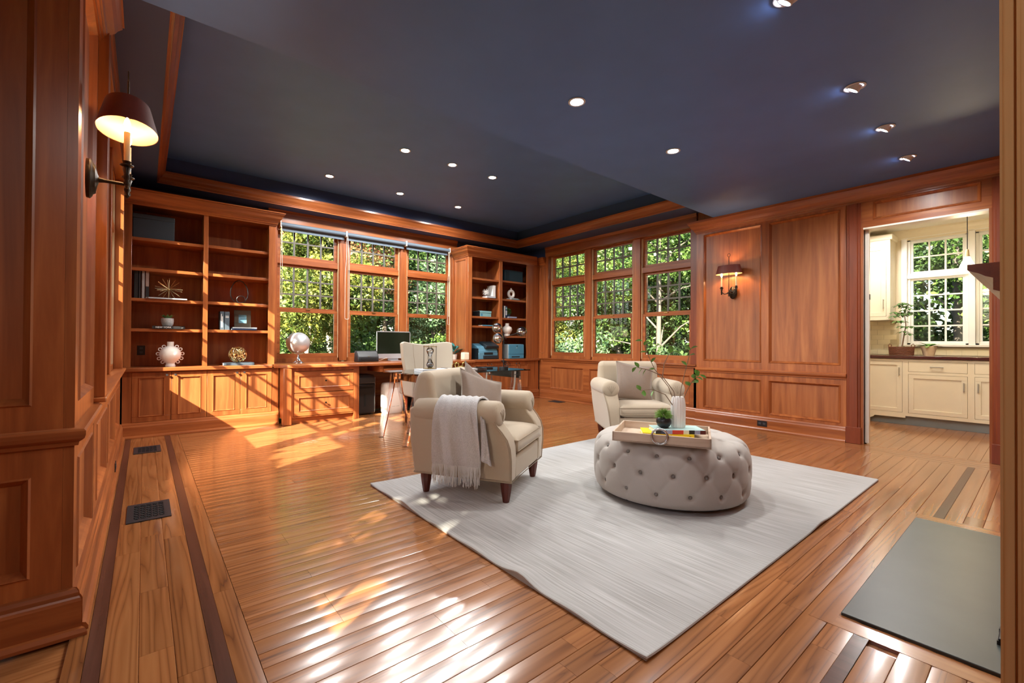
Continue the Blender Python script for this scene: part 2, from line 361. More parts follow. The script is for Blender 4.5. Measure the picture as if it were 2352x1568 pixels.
# ------------------------------------------------------------------ floor
floor = struct('floor')
MB().box(-2.0, 6.40, -1.2, 7.15, -0.12, -0.013).build('subfloor', 'oak_x', floor)
MB().box(6.40, 9.1, -1.2, 3.2, -0.12, -0.013).build('subfloor', 'oak_x', floor)
_plank = {}
def plank_mesh(L, Wd, along):
    key = (round(L, 2), round(Wd, 4), along)
    if key in _plank: return _plank[key]
    mb = MB(); prof = []
    h = Wd/2-0.0006
    for t in (-1, -0.97, -0.6, 0, 0.6, 0.97, 1): prof.append((h*t, -0.0024 if abs(t) == 1 else -0.0013*abs(t)**2))
    prof += [(h, -0.012), (-h, -0.012)]
    mb.prism(prof, -L/2+.0005, L/2-.0005, 'x' if along == 'x' else 'y')
    me = bpy.data.meshes.new('plank'); me.from_pydata(mb.v, [], mb.f)
    bm = bmesh.new(); bm.from_mesh(me); bmesh.ops.recalc_face_normals(bm, faces=bm.faces); bm.to_mesh(me); bm.free()
    me.materials.append(MATS['oak_'+along])
    for p in me.polygons: p.use_smooth = True
    _sharp(me, 25); _plank[key] = me
    return me
planks = []   # (visible size, mesh, location)
def run_boards(a0, a1, c, Wd, along, first=None):
    p = a0; lens = [0.5, 0.7, 0.9, 1.1, 1.3]
    while p < a1-1e-4:
        L = random.choice(lens)
        if p == a0: L = random.choice([0.3, 0.6, 0.9, 1.2])
        if a1-p-L < 0.25: L = a1-p
        x, y = (p+L/2, c) if along == 'x' else (c, p+L/2)
        p += L
        # boards wholly under the rug, the hearth stone or the built-ins are left out
        hx, hy = (L/2, Wd/2) if along == 'x' else (Wd/2, L/2)
        def inside(r): return x-hx > r[0] and x+hx < r[1] and y-hy > r[2] and y+hy < r[3]
        if inside((1.40, 4.60, .92, 3.26)) or inside((2.2, 3.8, -.2, .54)): continue
        planks.append((L*Wd/((x*x+y*y+1.2)), plank_mesh(L, Wd, along), (x, y, 0.0)))
BW = 0.0853
# left border: three boards along the wall between two walnut inlays
for k in range(3): run_boards(-1.0, 6.46, -0.104+0.0993*(k+.5), 0.0993, 'y')
run_boards(-1.0, 6.46, 0.281, 0.078, 'y'); run_boards(-1.0, 6.46, -0.176, 0.055, 'y')
# field
y = 0.475
while y < 6.2:
    run_boards(0.32, 5.80, y+BW/2, BW, 'x'); y += BW
ybk = y
for k in range(3): run_boards(0.32, 5.80, ybk+.09*(k+.5), .09, 'x')
# right border and doorway
for k in range(4): run_boards(-1.0, 6.46, 5.80+.09*(k+.5), .09, 'y')
for k in range(3): run_boards(2.12 if k == 0 else 0.32, 5.80, .430-.085*(k+.5), .085, 'x')
run_boards(0.32, 2.06, .387, .085, 'x')
for k in range(9): run_boards(0.32, 2.21 if k < 7 else 5.8, .26-.085*(k-0)-.042, .085, 'x')
for k in range(3): run_boards(3.8, 5.80, .175-.085*k-.042, .085, 'x')
# kitchen floor and hall floor
yy = -0.6
while yy < 2.6: run_boards(6.16, 8.75, yy+.0426, BW, 'x'); yy += BW
planks.sort(key=lambda t: -t[0])
for s_, me, loc in planks[:300]:
    o = bpy.data.objects.new('plank', me); COL.objects.link(o); o.parent = floor; o.location = loc
rest = MB()
groups = {}
for s_, me, loc in planks[300:]:
    g = groups.setdefault(me.materials[0].name, MB()); n0 = len(g.v)
    g.v += [(v.co.x+loc[0], v.co.y+loc[1], v.co.z+loc[2]) for v in me.vertices]; g.f += [tuple(i+n0 for i in p.vertices) for p in me.polygons]
for k, g in groups.items(): tag(g.build('far_planks', k, floor), kind='stuff')
inl = [(-.148, -.104, -1.0, 6.46), (.194, .242, -1.0, 6.46), (2.12-1.8, 2.11, .430, .475), (3.93, 5.80, .430, .475)]
for (a, b, c, d) in inl: MB().box(a, b, c, d, -.012, -.0004).build('inlay_strip', 'walnut_inlay', floor)
# hearth border boards (mitred strips round the stone)
MB().box(2.11, 3.93, .545, .625, -.012, .0006).build('hearth_border', 'oak_x', floor)
MB().box(2.11, 2.205, -.2, .545, -.012, .0006).build('hearth_border', 'oak_y', floor)
MB().box(3.81, 3.93, -.2, .545, -.012, .0006).build('hearth_border', 'oak_y', floor)

# ------------------------------------------------------------------ ceilings
ZF, ZS, ZT = 2.84, 2.985, 3.31      # front ceiling, soffit ring, tray
TX0, TX1, TY0, TY1 = 0.10, 5.79, 2.93, 6.73
ceil = struct('ceiling')
c = MB(); c.box(-2.0, 6.5, -1.2, TY0, ZF, ZF+.14); c.box(-2.0, 6.5, TY0-.10, TY0, ZF+.14, ZT+.1); c.build('front_ceiling', 'navy', ceil)
c = MB(); c.box(-.6, TX0, TY0, 7.3, ZS, ZS+.1); c.box(TX1, 6.5, TY0, 7.3, ZS, ZS+.1); c.box(TX0, TX1, TY1, 7.3, ZS, ZS+.1)
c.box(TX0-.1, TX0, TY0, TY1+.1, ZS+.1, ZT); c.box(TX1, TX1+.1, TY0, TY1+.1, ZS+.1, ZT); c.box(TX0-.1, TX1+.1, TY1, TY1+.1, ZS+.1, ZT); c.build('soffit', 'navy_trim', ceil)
MB().box(TX0-.1, TX1+.1, TY0-.1, TY1+.1, ZT, ZT+.1).build('tray_ceiling', 'navy', ceil)
CROWN = [(0, -.165), (.010, -.165), (.012, -.145), (.022, -.142), (.024, -.128), (.03, -.124), (.036, -.11), (.046, -.098), (.062, -.078), (.074, -.052), (.086, -.034), (.092, -.026), (.092, -.012), (.10, -.010), (.10, 0), (0, 0)]
def crown_prof(z, k=1.0, kw=None): kw = kw or k; return [(w*kw, z+v*k) for w, v in CROWN]
tray = struct('trim_1')
zt = ZS+.137
tp = crown_prof(zt, .84, .8)
def m_tb(u, v, w): return (u, TY1-w, v)
def m_tl(u, v, w): return (TX0+w, u, v)
def m_tr(u, v, w): return (TX1-w, u, v)
def m_tf(u, v, w): return (u, TY0+w, v)
for nm, M_, a, b, mt in (('crown_back', m_tb, TX0, TX1, 'x'), ('crown_left', m_tl, TY0, TY1, 'y'), ('crown_right', m_tr, TY0, TY1, 'y'), ('crown_front', m_tf, TX0, TX1, 'x')):
    mprof(MB(), M_, tp, a, b, -1, -1).build('crown_moulding', 'cherry_'+mt, tray)

# ------------------------------------------------------------------ baseboards
BASE = [(0, 0), (.045, 0), (.045, .012), (.038, .026), (.028, .03), (.028, .125), (.024, .135), (.020, .142), (.018, .155), (.012, .168), (0, .172)]
def base(name, M_, segs, axis):
    s = struct(name)
    for a, b in segs: mprof(MB(), M_, BASE, a, b).build('skirting', 'cherry_'+axis, s)
    return s
RAIL = [(0, .735), (.012, .735), (.014, .748), (.022, .754), (.030, .762), (.034, .775), (.034, .79), (.028, .797), (0, .80)]

# ------------------------------------------------------------------ right wall: panelled bay, window bay, doorway
wr = struct('wall_right')
mbox(MB(), m_right, 1.305, 3.27, 0, 3.0, -.14, -.03).build('backing', 'cherry_z', wr)
Z_LO, Z_LT, Z_UB, Z_UT = .205, .637, .862, 2.64
P = [(2.354, 3.11), (1.515, 2.261)]
fr = MB(); frame_holes(fr, m_right, 1.455, 3.215, 0, 2.84, -.03, 0, [(a, b, Z_LO, Z_LT) for a, b in P]+[(a, b, Z_UB, Z_UT) for a, b in P]); fr.build('stile_frame', 'cherry_z', wr)
for a, b in P: panel(m_right, a, b, Z_LO, Z_LT, wr); panel(m_right, a, b, Z_UB, Z_UT, wr)
# above the doorway and right of it
fr = MB(); frame_holes(fr, m_right, .2, 1.335, 2.39, 2.84, -.03, -.004, [(.416, 1.222, 2.47, 2.66)]); fr.build('overdoor_frame', 'cherry_y', wr)
panel(m_right, .416, 1.222, 2.47, 2.66, wr, wtop=-.004, name='overdoor_panel')
mbox(MB(), m_right, -.6, .364, 0, 2.84, -.16, -.03).build('backing', 'cherry_z', wr)
mbox(MB(), m_right, .364, 1.305, 2.39, 2.84, -.16, -.03).build('backing', 'white_paint', wr)
# fluted casing beside the doorway
def casing(u0, u1, M_, parent, v0=.172, v1=2.70):
    pr = [(u0, 0), (u0, .012), (u0+.008, .02), (u0+.022, .02), (u0+.03, .030), (u1-.03, .030), (u1-.022, .024), (u1-.01, .024), (u1, .014), (u1, 0)]
    mb = MB(); n = len(pr); a = [M_(u, v0, w) for u, w in pr]; b = [M_(u, v1, w) for u, w in pr]
    mb.add(a+b, [tuple(range(n)), tuple(range(2*n-1, n-1, -1))]+[(i, (i+1) % n, n+(i+1) % n, n+i) for i in range(n)]); mb.build('casing', 'cherry_dark', parent)
    mbox(MB(), M_, u0-.004, u1+.004, 0, v0+.01, 0, .036).build('plinth_block', 'cherry_dark', parent, bevel=.003)
dw = struct('door_1')
casing(1.325, 1.455, m_right, dw, v1=2.67); casing(.21, .345, m_right, dw, v1=2.67)
mbox(MB(), m_right, 1.305, 1.325, 0, 2.39, -.14, .012).build('jamb', 'cherry_z', dw); mbox(MB(), m_right, .345, .364, 0, 2.39, -.14, .012).build('jamb', 'cherry_z', dw)
mbox(MB(), m_right, .345, 1.325, 2.372, 2.39, -.14, .008).build('head_jamb', 'white_paint', dw)
mbox(MB(), m_right, 1.268, 1.305, .01, 2.372, -.11, -.06).build('pocket_door_edge', 'white_paint', dw, bevel=.004)
mbox(MB(), m_right, 1.262, 1.268, 1.60, 1.66, -.095, -.075).build('door_pull', 'black_metal', dw)
# chair rail and crown of the right wall
t2 = struct('trim_2')
mprof(MB(), m_right, [(w, v-.03) for w, v in RAIL], 1.455, 3.215).build('chair_rail', 'cherry_y', t2)
mprof(MB(), m_right, crown_prof(ZF), -.6, 3.215, 0, 1).build('crown_moulding', 'cherry_y', t2)
mb = MB(); n0 = crown_prof(ZF)
mprof(mb, lambda u, v, w: (XR+u, 3.215+w, v), n0, -.1+.1, .03, 1, 0); mb.build('crown_return', 'cherry_x', t2)
base('baseboard_right', m_right, [(1.46, 3.215), (-.6, .20)], 'y'); base('baseboard_window', m_rwin, [(3.215, 6.47)], 'y')

# ------------------------------------------------------------------ windows
GZ = dict(low=(.92, 1.53), up=(1.60, 2.20), tr=(2.365, 2.76))
_pane = {}
def pane_obj(M_, u0, u1, v0, v1, w, parent):
    e = Vector(M_(u1, v1, w))-Vector(M_(u0, v0, w)); key = tuple(round(x, 3) for x in e)
    ctr = Vector(M_((u0+u1)/2, (v0+v1)/2, w))
    if key not in _pane:
        mb = MB(); mbox(mb, lambda a, b, c: tuple(Vector(M_((u0+u1)/2+a, (v0+v1)/2+b, w+c))-ctr), (u0-u1)/2-.003, (u1-u0)/2+.003, (v0-v1)/2-.003, (v1-v0)/2+.003, -.002, .002)
        o = mb.build('pane', 'pane_glass', parent); o.location = ctr; _pane[key] = o.data
    else:
        o = bpy.data.objects.new('pane', _pane[key]); COL.objects.link(o); o.parent = parent; o.location = ctr
    return o
def sash(name, M_, g, v, w, nx, ny, parent, mat, st=.052, rt=.05, rb=.05, d=.036, mun=.022, mmat='muntin'):
    u0, u1 = g; v0, v1 = v
    s = MB(); frame_holes(s, M_, u0-st, u1+st, v0-rb, v1+rt, w-d/2, w+d/2, [(u0, u1, v0, v1)]); s = s.build(name, mat, parent, bevel=.002, bseg=1)
    if nx > 1:
        m = MB()
        for i in range(1, nx): uu = u0+(u1-u0)*i/nx; mbox(m, M_, uu-mun/2, uu+mun/2, v0, v1, w-.014, w+.012)
        for j in range(1, ny): vv = v0+(v1-v0)*j/ny; mbox(m, M_, u0, u1, vv-mun/2, vv+mun/2, w-.0135, w+.0115)
        m.build('muntin_grid', mmat, s)
    for i in range(nx):
        for j in range(ny):
            pane_obj(M_, u0+(u1-u0)*i/nx+(mun/2 if i else 0), u0+(u1-u0)*(i+1)/nx-(mun/2 if i < nx-1 else 0), v0+(v1-v0)*j/ny+(mun/2 if j else 0), v0+(v1-v0)*(j+1)/ny-(mun/2 if j < ny-1 else 0), w, s)
    return s
def window(name, M_, g, label=None, wd=0.0):
    win = struct(name); u0, u1 = g; hz = 'cherry_y' if M_ is not m_back else 'cherry_x'
    sash('transom_sash', M_, g, GZ['tr'], -.115, 4, 2, win, hz, rt=.03, rb=.045)
    sash('upper_sash', M_, g, GZ['up'], -.125, 4, 3, win, hz, rt=.04, rb=.035)
    ls = sash('lower_sash', M_, g, GZ['low'], -.088, 1, 1, win, hz, st=.058, rt=.042, rb=.075, mun=.0)
    fr = MB(); mbox(fr, M_, u0-.09, u1+.09, 2.235, 2.325, -.16, -.055); fr.build('transom_bar', hz, win, bevel=.004)
    fr = MB()
    for a, b in ((u0-.105, u0-.056), (u1+.056, u1+.105)):
        mbox(fr, M_, a, b, .80, 2.83, -.17, -.05)
    mbox(fr, M_, u0-.105, u1+.105, 2.785, 2.86, -.17, -.05); mbox(fr, M_, u0-.105, u1+.105, .78, .85, -.17, -.05)
    fr.build('frame', 'cherry_z', win)
    ln = MB()   # pale vinyl jamb liners
    for a, b in ((u0-.057, u0-.049), (u1+.049, u1+.057)): mbox(ln, M_, a, b, .85, 2.785, -.10, -.052)
    ln.build('jamb_liner', 'liner', win)
    mbox(MB(), M_, (u0+u1)/2-.03, (u0+u1)/2+.03, 1.572, 1.586, -.088, -.055).build('sash_lock', 'brass', ls)
    return win
def window_wall(wall, M_, gs, u0, u1, hz, ztop=3.0, apron=None, hdr_ext=0.0):
    """masonry with an opening, mullion posts, head trim and stool"""
    a, b = gs[0][0]-.105, gs[-1][1]+.105
    w = MB(); mbox(w, M_, u0, a, 0, ztop, -.17, -.036); mbox(w, M_, b, u1, 0, ztop, -.17, -.036); mbox(w, M_, a, b, 0, .78, -.17, -.036); mbox(w, M_, a, b, 2.86, ztop, -.17, -.012)
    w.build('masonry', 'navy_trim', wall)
    for i in range(len(gs)-1):
        mbox(MB(), M_, gs[i][1]+.068, gs[i+1][0]-.068, .80, 2.84, -.06, -.032).build('mullion_post', 'cherry_z', wall, bevel=.004)
win_r = [(3.378, 4.122), (4.398, 5.148), (5.424, 6.176)]
win_l = win_r
win_b = [(1.535, 2.305), (2.565, 3.335), (3.59, 4.36)]
ww = struct('wall_window_bay'); window_wall(ww, m_rwin, win_r, 3.215, 7.2, 'y')
for i, g in enumerate(win_r): window('window_%d' % (i+1), m_rwin, g)
fr = MB(); pl = [(3.33, 4.12), (4.30, 5.22), (5.36, 6.19)]
frame_holes(fr, m_rwin, 3.215, 6.52, 0, .78, -.03, 0, [(a, b, .215, .635) for a, b in pl]); fr.build('dado_frame', 'cherry_y', ww)
for a, b in pl: panel(m_rwin, a, b, .215, .635, ww)
t3 = struct('trim_3')
mbox(MB(), m_rwin, 3.215, 6.40, .775, .80, -.05, .05).build('window_stool', 'cherry_y', t3, bevel=.006)
mbox(MB(), m_rwin, 3.215, 6.40, .745, .775, -.01, .022).build('apron', 'cherry_y', t3, bevel=.004)
mbox(MB(), m_rwin, 3.215, 3.31, .80, 2.80, -.05, .022).build('side_casing', 'cherry_dark', t3, bevel=.003)
mbox(MB(), m_rwin, 6.245, 6.31, .80, 2.80, -.05, .022).build('side_casing', 'cherry_z', t3, bevel=.003)
def header(M_, u0, u1, parent, hz):
    mbox(MB(), M_, u0, u1, 2.80, 2.955, -.05, .025).build('head_casing', hz, parent, bevel=.003)
    mprof(MB(), M_, [(0, 2.935), (.03, 2.94), (.036, 2.95), (.042, 2.985), (0, 2.985)], u0, u1).build('head_cap', hz, parent)
header(m_rwin, 3.215, 6.33, t3, 'cherry_y')
# panelled return between the corner bookcase and the windows
mbox(MB(), m_rwin, 6.31, 6.52, .78, 2.70, -.03, .02).build('return_panel', 'cherry_z', ww)
panel(m_rwin, 6.345, 6.47, .90, 2.60, ww, wtop=.021, depth=.012)
mprof(MB(), m_rwin, crown_prof(2.795), 6.33, 6.50, 0, 0).build('crown_moulding', 'cherry_y', t3)

# ------------------------------------------------------------------ back wall
wb = struct('wall_back'); window_wall(wb, m_back, win_b, -.4, 6.4, 'x')
for i, g in enumerate(win_b): window('window_%d' % (i+4), m_back, g)
t4 = struct('trim_4')
for a, b in ((1.35, 1.475), (4.42, 4.52)): mbox(MB(), m_back, a, b, .80, 2.80, -.05, .02).build('side_casing', 'cherry_z', t4, bevel=.003)
header(m_back, 1.35, 4.52, t4, 'cherry_x')
mbox(MB(), m_back, 2.415, 3.895, .0, .745, -.01, .02).build('knee_back_panel', 'cherry_x', wb)
MB().box(2.42, 3.9, 6.955, 6.975, .20, .235).build('knee_rail', 'cherry_x', wb)

# ------------------------------------------------------------------ left wall
wl = struct('wall_left'); window_wall(wl, m_left, win_l, 3.10, 7.2, 'y')
for i, g in enumerate(win_l): window('window_%d' % (i+7), m_left, g)
t5 = struct('trim_5')
mbox(MB(), m_left, 3.13, 6.40, .775, .80, -.05, .05).build('window_stool', 'cherry_y', t5, bevel=.006)
mbox(MB(), m_left, 3.13, 6.40, .735, .775, -.01, .022).build('apron', 'cherry_y', t5, bevel=.004)
mbox(MB(), m_left, 3.16, 3.30, .80, 2.80, -.05, .042).build('side_casing', 'cherry_z', t5, bevel=.003)
mbox(MB(), m_left, 6.235, 6.40, .80, 2.80, -.05, .022).build('side_casing', 'cherry_z', t5, bevel=.003)
header(m_left, 3.16, 6.48, t5, 'cherry_y')
fr = MB(); frame_holes(fr, m_left, 3.14, 6.52, 0, .78, -.03, 0, [(a, b, .215, .635) for a, b in pl]); fr.build('dado_frame', 'cherry_y', wl)
for a, b in pl: panel(m_left, a, b, .215, .635, wl)
# panelled pier next to the entrance
mbox(MB(), m_left, YP+.101, 3.16, 0, 3.0, -.17, -.031).build('pier_core', 'cherry_z', wl)
fr = MB(); frame_holes(fr, m_left, YP, 3.16, 0, 2.84, -.03, 0, [(2.43, 3.03, .205, .637), (2.43, 3.03, .862, 2.64)]); fr.build('stile_frame', 'cherry_z', wl)
panel(m_left, 2.43, 3.03, .205, .637, wl); panel(m_left, 2.43, 3.03, .862, 2.64, wl)
mprof(MB(), m_left, [(w, v-.03) for w, v in RAIL], YP, 3.15, 1, 0).build('chair_rail', 'cherry_y', t5)
mprof(MB(), m_left, crown_prof(ZF), YP, 3.14, 1, 1).build('crown_moulding', 'cherry_y', t5)
mprof(MB(), lambda u, v, w: (XL+u, 3.14+w, v), crown_prof(ZF), -.03, .0, 0, 1).build('crown_return', 'cherry_x', t5)
base('baseboard_left', m_left, [(YP, 6.49)], 'y')
# the face of the pier that looks to the entrance
wp = struct('wall_entrance')
mbox(MB(), m_pil, -2.0, XL-.001, 0, 2.84, -.10, -.03).build('backing', 'cherry_z', wp)
fr = MB(); pp = [(-.99, -.315)]
frame_holes(fr, m_pil, -2.0, XL-.0305, 0, 2.84, -.03, 0, [(a, b, .24, .60) for a, b in pp]+[(a, b, .862, 2.60) for a, b in pp]); fr.build('stile_frame', 'cherry_z', wp)
for a, b in pp: panel(m_pil, a, b, .24, .60, wp); panel(m_pil, a, b, .862, 2.60, wp)
mprof(MB(), m_pil, [(w, v-.03) for w, v in RAIL], -2.0, XL, 0, 1).build('chair_rail', 'cherry_x', t5)
mprof(MB(), m_pil, crown_prof(ZF), -2.0, XL, 0, 1).build('crown_moulding', 'cherry_x', t5)
s = base('baseboard_entrance', m_pil, [], 'x'); mprof(MB(), m_pil, BASE, -2.0, XL, 0, 1).build('skirting', 'cherry_x', s)
# side wall of the entrance with its window, out of sight to the left
we = struct('wall_side')
EX = -.98; eo = (.62, 1.46, 1.20, 2.62)
mb = MB(); frame_holes(mb, lambda u, v, w: (EX+w, u, v), -1.2, YP, 0, 2.84, -.14, 0, [eo]); mb.build('masonry', 'cherry_z', we)
w10 = struct('window_10')
sash('casement', lambda u, v, w: (EX+w, u, v), (eo[0]+.05, eo[1]-.05), (eo[2]+.05, eo[3]-.05), -.07, 4, 5, w10, 'cherry_z', st=.05)

wh = struct('wall_hall')
MB().box(-1.2, 1.2, -1.32, -1.2, 0, 2.84).build('masonry', 'cherry_panel', wh); MB().box(.74, .86, -1.2, -.2, 0, 2.84).build('masonry', 'cherry_panel', wh)
# ------------------------------------------------------------------ entrance (fireplace) wall: everything right of the camera
wf = struct('wall_front')
YFW = -.06
def m_front(u, v, w): return (u, YFW+w, v)
mb = MB(); frame_holes(mb, m_front, .74, 6.3, 0, 2.84, -.14, 0, [(2.55, 3.45, 0, .80)]); mb.build('masonry', 'cherry_z', wf)
for a, b in ((.80, 1.75), (4.2, 5.9)):
    panel(m_front, a, b, .862, 2.6, wf, wtop=.02); panel(m_front, a, b, .205, .64, wf, wtop=.02)
fr = MB(); frame_holes(fr, m_front, .75, 6.17, 0, 2.84, 0, .02, [(a, b, .862, 2.6) for a, b in ((.80, 1.75), (4.2, 5.9))]+[(a, b, .205, .64) for a, b in ((.80, 1.75), (4.2, 5.9))]+[(2.1, 3.9, 0, 1.3)]); fr.build('stile_frame', 'cherry_z', wf)
# cased opening the camera looks through
d2 = struct('door_2')
# built in plan: jamb from the hall side to the room side, with a moulded casing on the room face
pr = [(.62, -.2), (.62, .0165), (.6185, .0172), (.6185, .0192), (.6215, .0197), (.6215, .0207), (.619, .0212), (.619, .0275), (.617, .028), (.617, .0297), (.625, .0300), (.74, .0300), (.74, -.2)]
MB().prism(pr, 0, 2.84, 'z').build('casing', 'maple', d2)  # paler than the other casings, its tone stands in for light falling on it

# ------------------------------------------------------------------ built-in bookcases
YF = 6.5
def crown_run(M_, segs, z, parent, hz): 
    for a, b, m0, m1 in segs: mprof(MB(), M_, crown_prof(z), a, b, m0, m1).build('crown_moulding', hz, parent)
def m_bc(u, v, w): return (u, YF-w, v)
def bookcase(name, label, x0, x1, xa, xb, xc, xd, shA, shB, left_side=False, right_side=True):
    t = thing(name, label, 'bookcase', (0, 0, 0))
    mb = MB(); frame_holes(mb, m_bc, x0, x1, .79, 2.72, -.022, 0, [(xa, xb, .79, 2.635), (xc, xd, .79, 2.635)]); mb.build('face_frame', 'cherry_z', t, bevel=.002, bseg=1)
    MB().box(x0, x0+.02, YF+.02, 6.985, .79, 2.72).build('side_panel', 'cherry_z', t); MB().box(x1-.02, x1, YF+.02, 6.985, .79, 2.72).build('side_panel', 'cherry_z', t)
    MB().box((xb+xc)/2-.012, (xb+xc)/2+.012, YF+.02, 6.95, .79, 2.70).build('divider', 'cherry_z', t)
    MB().box(x0+.02, x1-.02, 6.95, 6.965, .79, 2.70).build('back_panel', 'cherry_panel', t)
    MB().box(x0+.02, x1-.02, YF+.02, 6.95, 2.66, 2.70).build('top_panel', 'cherry_x', t)
    xm = (xb+xc)/2
    for z, a, b in [(z, x0+.02, xm-.012) for z in shA]+[(z, xm+.012, x1-.02) for z in shB]:
        MB().box(a, b, YF+.035, 6.95, z-.035, z).build('shelf', 'cherry_x', t, bevel=.003)
    MB().box(x0, x1, YF, 6.99, 2.72, 2.78).build('crown_core', 'cherry_x', t)
    return t
SA = [2.275, 1.93, 1.582, 1.236]; SB = [2.28, 1.932, 1.585, 1.239]
bk1 = bookcase('bookcase', 'tall built-in cherry bookcase by the left-hand windows, holding the white looped vase', -.185, 1.347, -.115, .554, .602, 1.268, SA, SB)
crown_run(m_bc, [(-.185, 1.347, 0, 1)], 2.795, bk1, 'cherry_x')
mprof(MB(), lambda u, v, w: (1.347+w, YF+u, v), crown_prof(2.795), 0, .45, 1, 0).build('crown_moulding', 'cherry_y', bk1)
SC = [2.268, 1.922, 1.573, 1.402]; SD = [2.28, 1.927, 1.57, 1.226]
bk2 = bookcase('bookcase', 'tall built-in cherry bookcase in the corner, holding the blue printers', 4.445, 6.17, 4.529, 5.153, 5.226, 5.842, SC, SD)
crown_run(m_bc, [(4.445, 6.12, 1, -1)], 2.795, bk2, 'cherry_x')
mprof(MB(), lambda u, v, w: (4.445-w, YF+u, v), crown_prof(2.795), 0, .45, 1, 0).build('crown_moulding', 'cherry_y', bk2)
panel(lambda u, v, w: (4.445-w, u, v), 6.56, 6.90, .93, 2.58, bk2, wtop=.007, depth=.004, name='side_panel')
# base cabinets
def knob(parent, M_, u, v, mat='knob_steel', w=0.0):
    mb = MB(); mb.lathe([(.006, 0), (.005, .012), (.007, .016), (.0125, .020), (.0135, .026), (.011, .031), (.002, .032)], 12, xf=lambda x, y, z: M_(u+x, v+y, w+z)); return mb.build('knob', mat, parent, smooth=True)
def rp_door(M_, u0, u1, v0, v1, parent, knob_u=None, knob_v=None, st=.062, name='door', mat='cherry_z', pm='cherry_panel', kmat='knob_steel', th=.004, kn=True):
    mb = MB(); frame_holes(mb, M_, u0+.002, u1-.002, v0+.002, v1-.002, -.018, th, [(u0+st, u1-st, v0+st, v1-st)]); d = mb.build(name, mat, parent, bevel=.0015, bseg=1)
    p = panel(M_, u0+st, u1-st, v0+st, v1-st, d, wtop=th, depth=.010, mould=.012, mat=pm, name='door_panel')
    # keep to three levels: moulding becomes a sibling of the panel
    for c_ in list(p.children): c_.parent = d
    if kn and knob_u is not None: knob(d, M_, knob_u, knob_v, kmat, th)
    return d
def base_cab(name, label, x0, x1, edges, z0, z1, yf=YF, kz=.70, back=6.97):
    t = thing(name, label, 'cabinet', (0, 0, 0)); M_ = lambda u, v, w: (u, yf-w, v)
    mb = MB(); frame_holes(mb, M_, x0, x1, 0, .745, -.02, 0, [(edges[0], edges[-1], z0, z1)])
    mb.box(x0, x1, yf+.02, back, .02, .74); mb.build('carcass', 'cherry_z', t)
    for i in range(len(edges)-1):
        a, b = edges[i], edges[i+1]; ku = b-.04 if i % 2 == 0 else a+.04
        rp_door(M_, a, b, z0, z1, t, ku, kz)
    mprof(MB(), M_, BASE, x0, x1).build('plinth', 'cherry_x', t)
    return t
bc1 = base_cab('base_cabinet', 'four-door cherry base cabinet under the left bookcase, striped by sunlight', -.185, 1.40, [-.104, .252, .601, .957, 1.317], .172, .737)
bc2 = base_cab('base_cabinet', 'cherry base cabinet in the corner under the printers', 4.45, 6.165, [4.55, 4.92, 5.29, 5.60, 5.93], .172, .737)
bc3 = base_cab('base_cabinet', 'narrow cherry base cabinet beneath the far end of the built-in desk', 3.90, 4.45, [3.95, 4.41], .172, .70, yf=6.38, back=6.97)
# worktops
MB().box(-.185, 1.32, 6.455, 6.99, .745, .79).build('worktop', 'cherry_x', None, bevel=.008, bseg=2)
tag(bpy.data.objects['worktop'], 'cherry worktop between the left bookcase and its four-door cabinet', 'worktop')
o = MB().box(4.46, 6.165, 6.455, 6.99, .745, .79).build('worktop', 'cherry_x', None, bevel=.008); tag(o, 'cherry worktop in the corner carrying the printers', 'worktop')
pl_ = [(1.35, 6.985), (1.35, 6.505), (1.325, 6.45), (1.325, 6.40), (1.36, 6.33), (1.45, 6.25), (1.53, 6.20), (4.40, 6.20), (4.44, 6.40), (4.44, 6.985)]
o = MB().prism(pl_, .75, .792, 'z').build('built_in_desk_top', 'cherry_x', None, bevel=.008); tag(o, 'long cherry desk top running beneath the back windows', 'desk top')
# desk pedestal with drawers
ped = thing('drawer_pedestal', 'two-drawer cherry desk pedestal below the silver globe, lit by window-pane sunlight', 'drawers')
yd = 6.28; M_ = lambda u, v, w: (u, yd-w, v)
MB().box(1.405, 1.51, yd-.03, yd+.08, 0, .75).build('corner_post', 'cherry_z', ped, bevel=.012)
mb = MB(); frame_holes(mb, M_, 1.51, 2.335, .09, .75, -.02, 0, [(1.535, 2.33, .10, .705)]); mb.box(1.412, 2.33, yd+.08, 6.97, .08, .745); mb.build('carcass', 'cherry_z', ped)
MB().box(2.335, 2.41, yd-.001, 6.97, 0, .749).build('end_panel', 'cherry_z', ped)
MB().box(1.51, 2.335, yd+.05, yd+.07, 0, .09).build('toe_kick', 'cherry_x', ped)
for (a, b) in ((.415, .70), (.105, .41)):
    d = rp_door(M_, 1.535, 2.33, a, b, ped, 1.94, (a+b)/2+.01, st=.06, name='drawer', mat='cherry_x', kmat='bronze', kn=True)
kt = thing('keyboard_tray', 'pull-out cherry keyboard tray under the built-in desk', 'keyboard tray')
MB().box(2.76, 3.62, 6.24, 6.62, .655, .672).build('shelf', 'cherry_x', kt); MB().box(2.76, 3.62, 6.225, 6.24, .645, .70).build('front_lip', 'cherry_x', kt)
MB().box(2.70, 2.76, 6.24, 6.7, .655, .748).build('runner', 'cherry_y', kt); MB().box(3.62, 3.68, 6.24, 6.7, .655, .748).build('runner', 'cherry_y', kt)

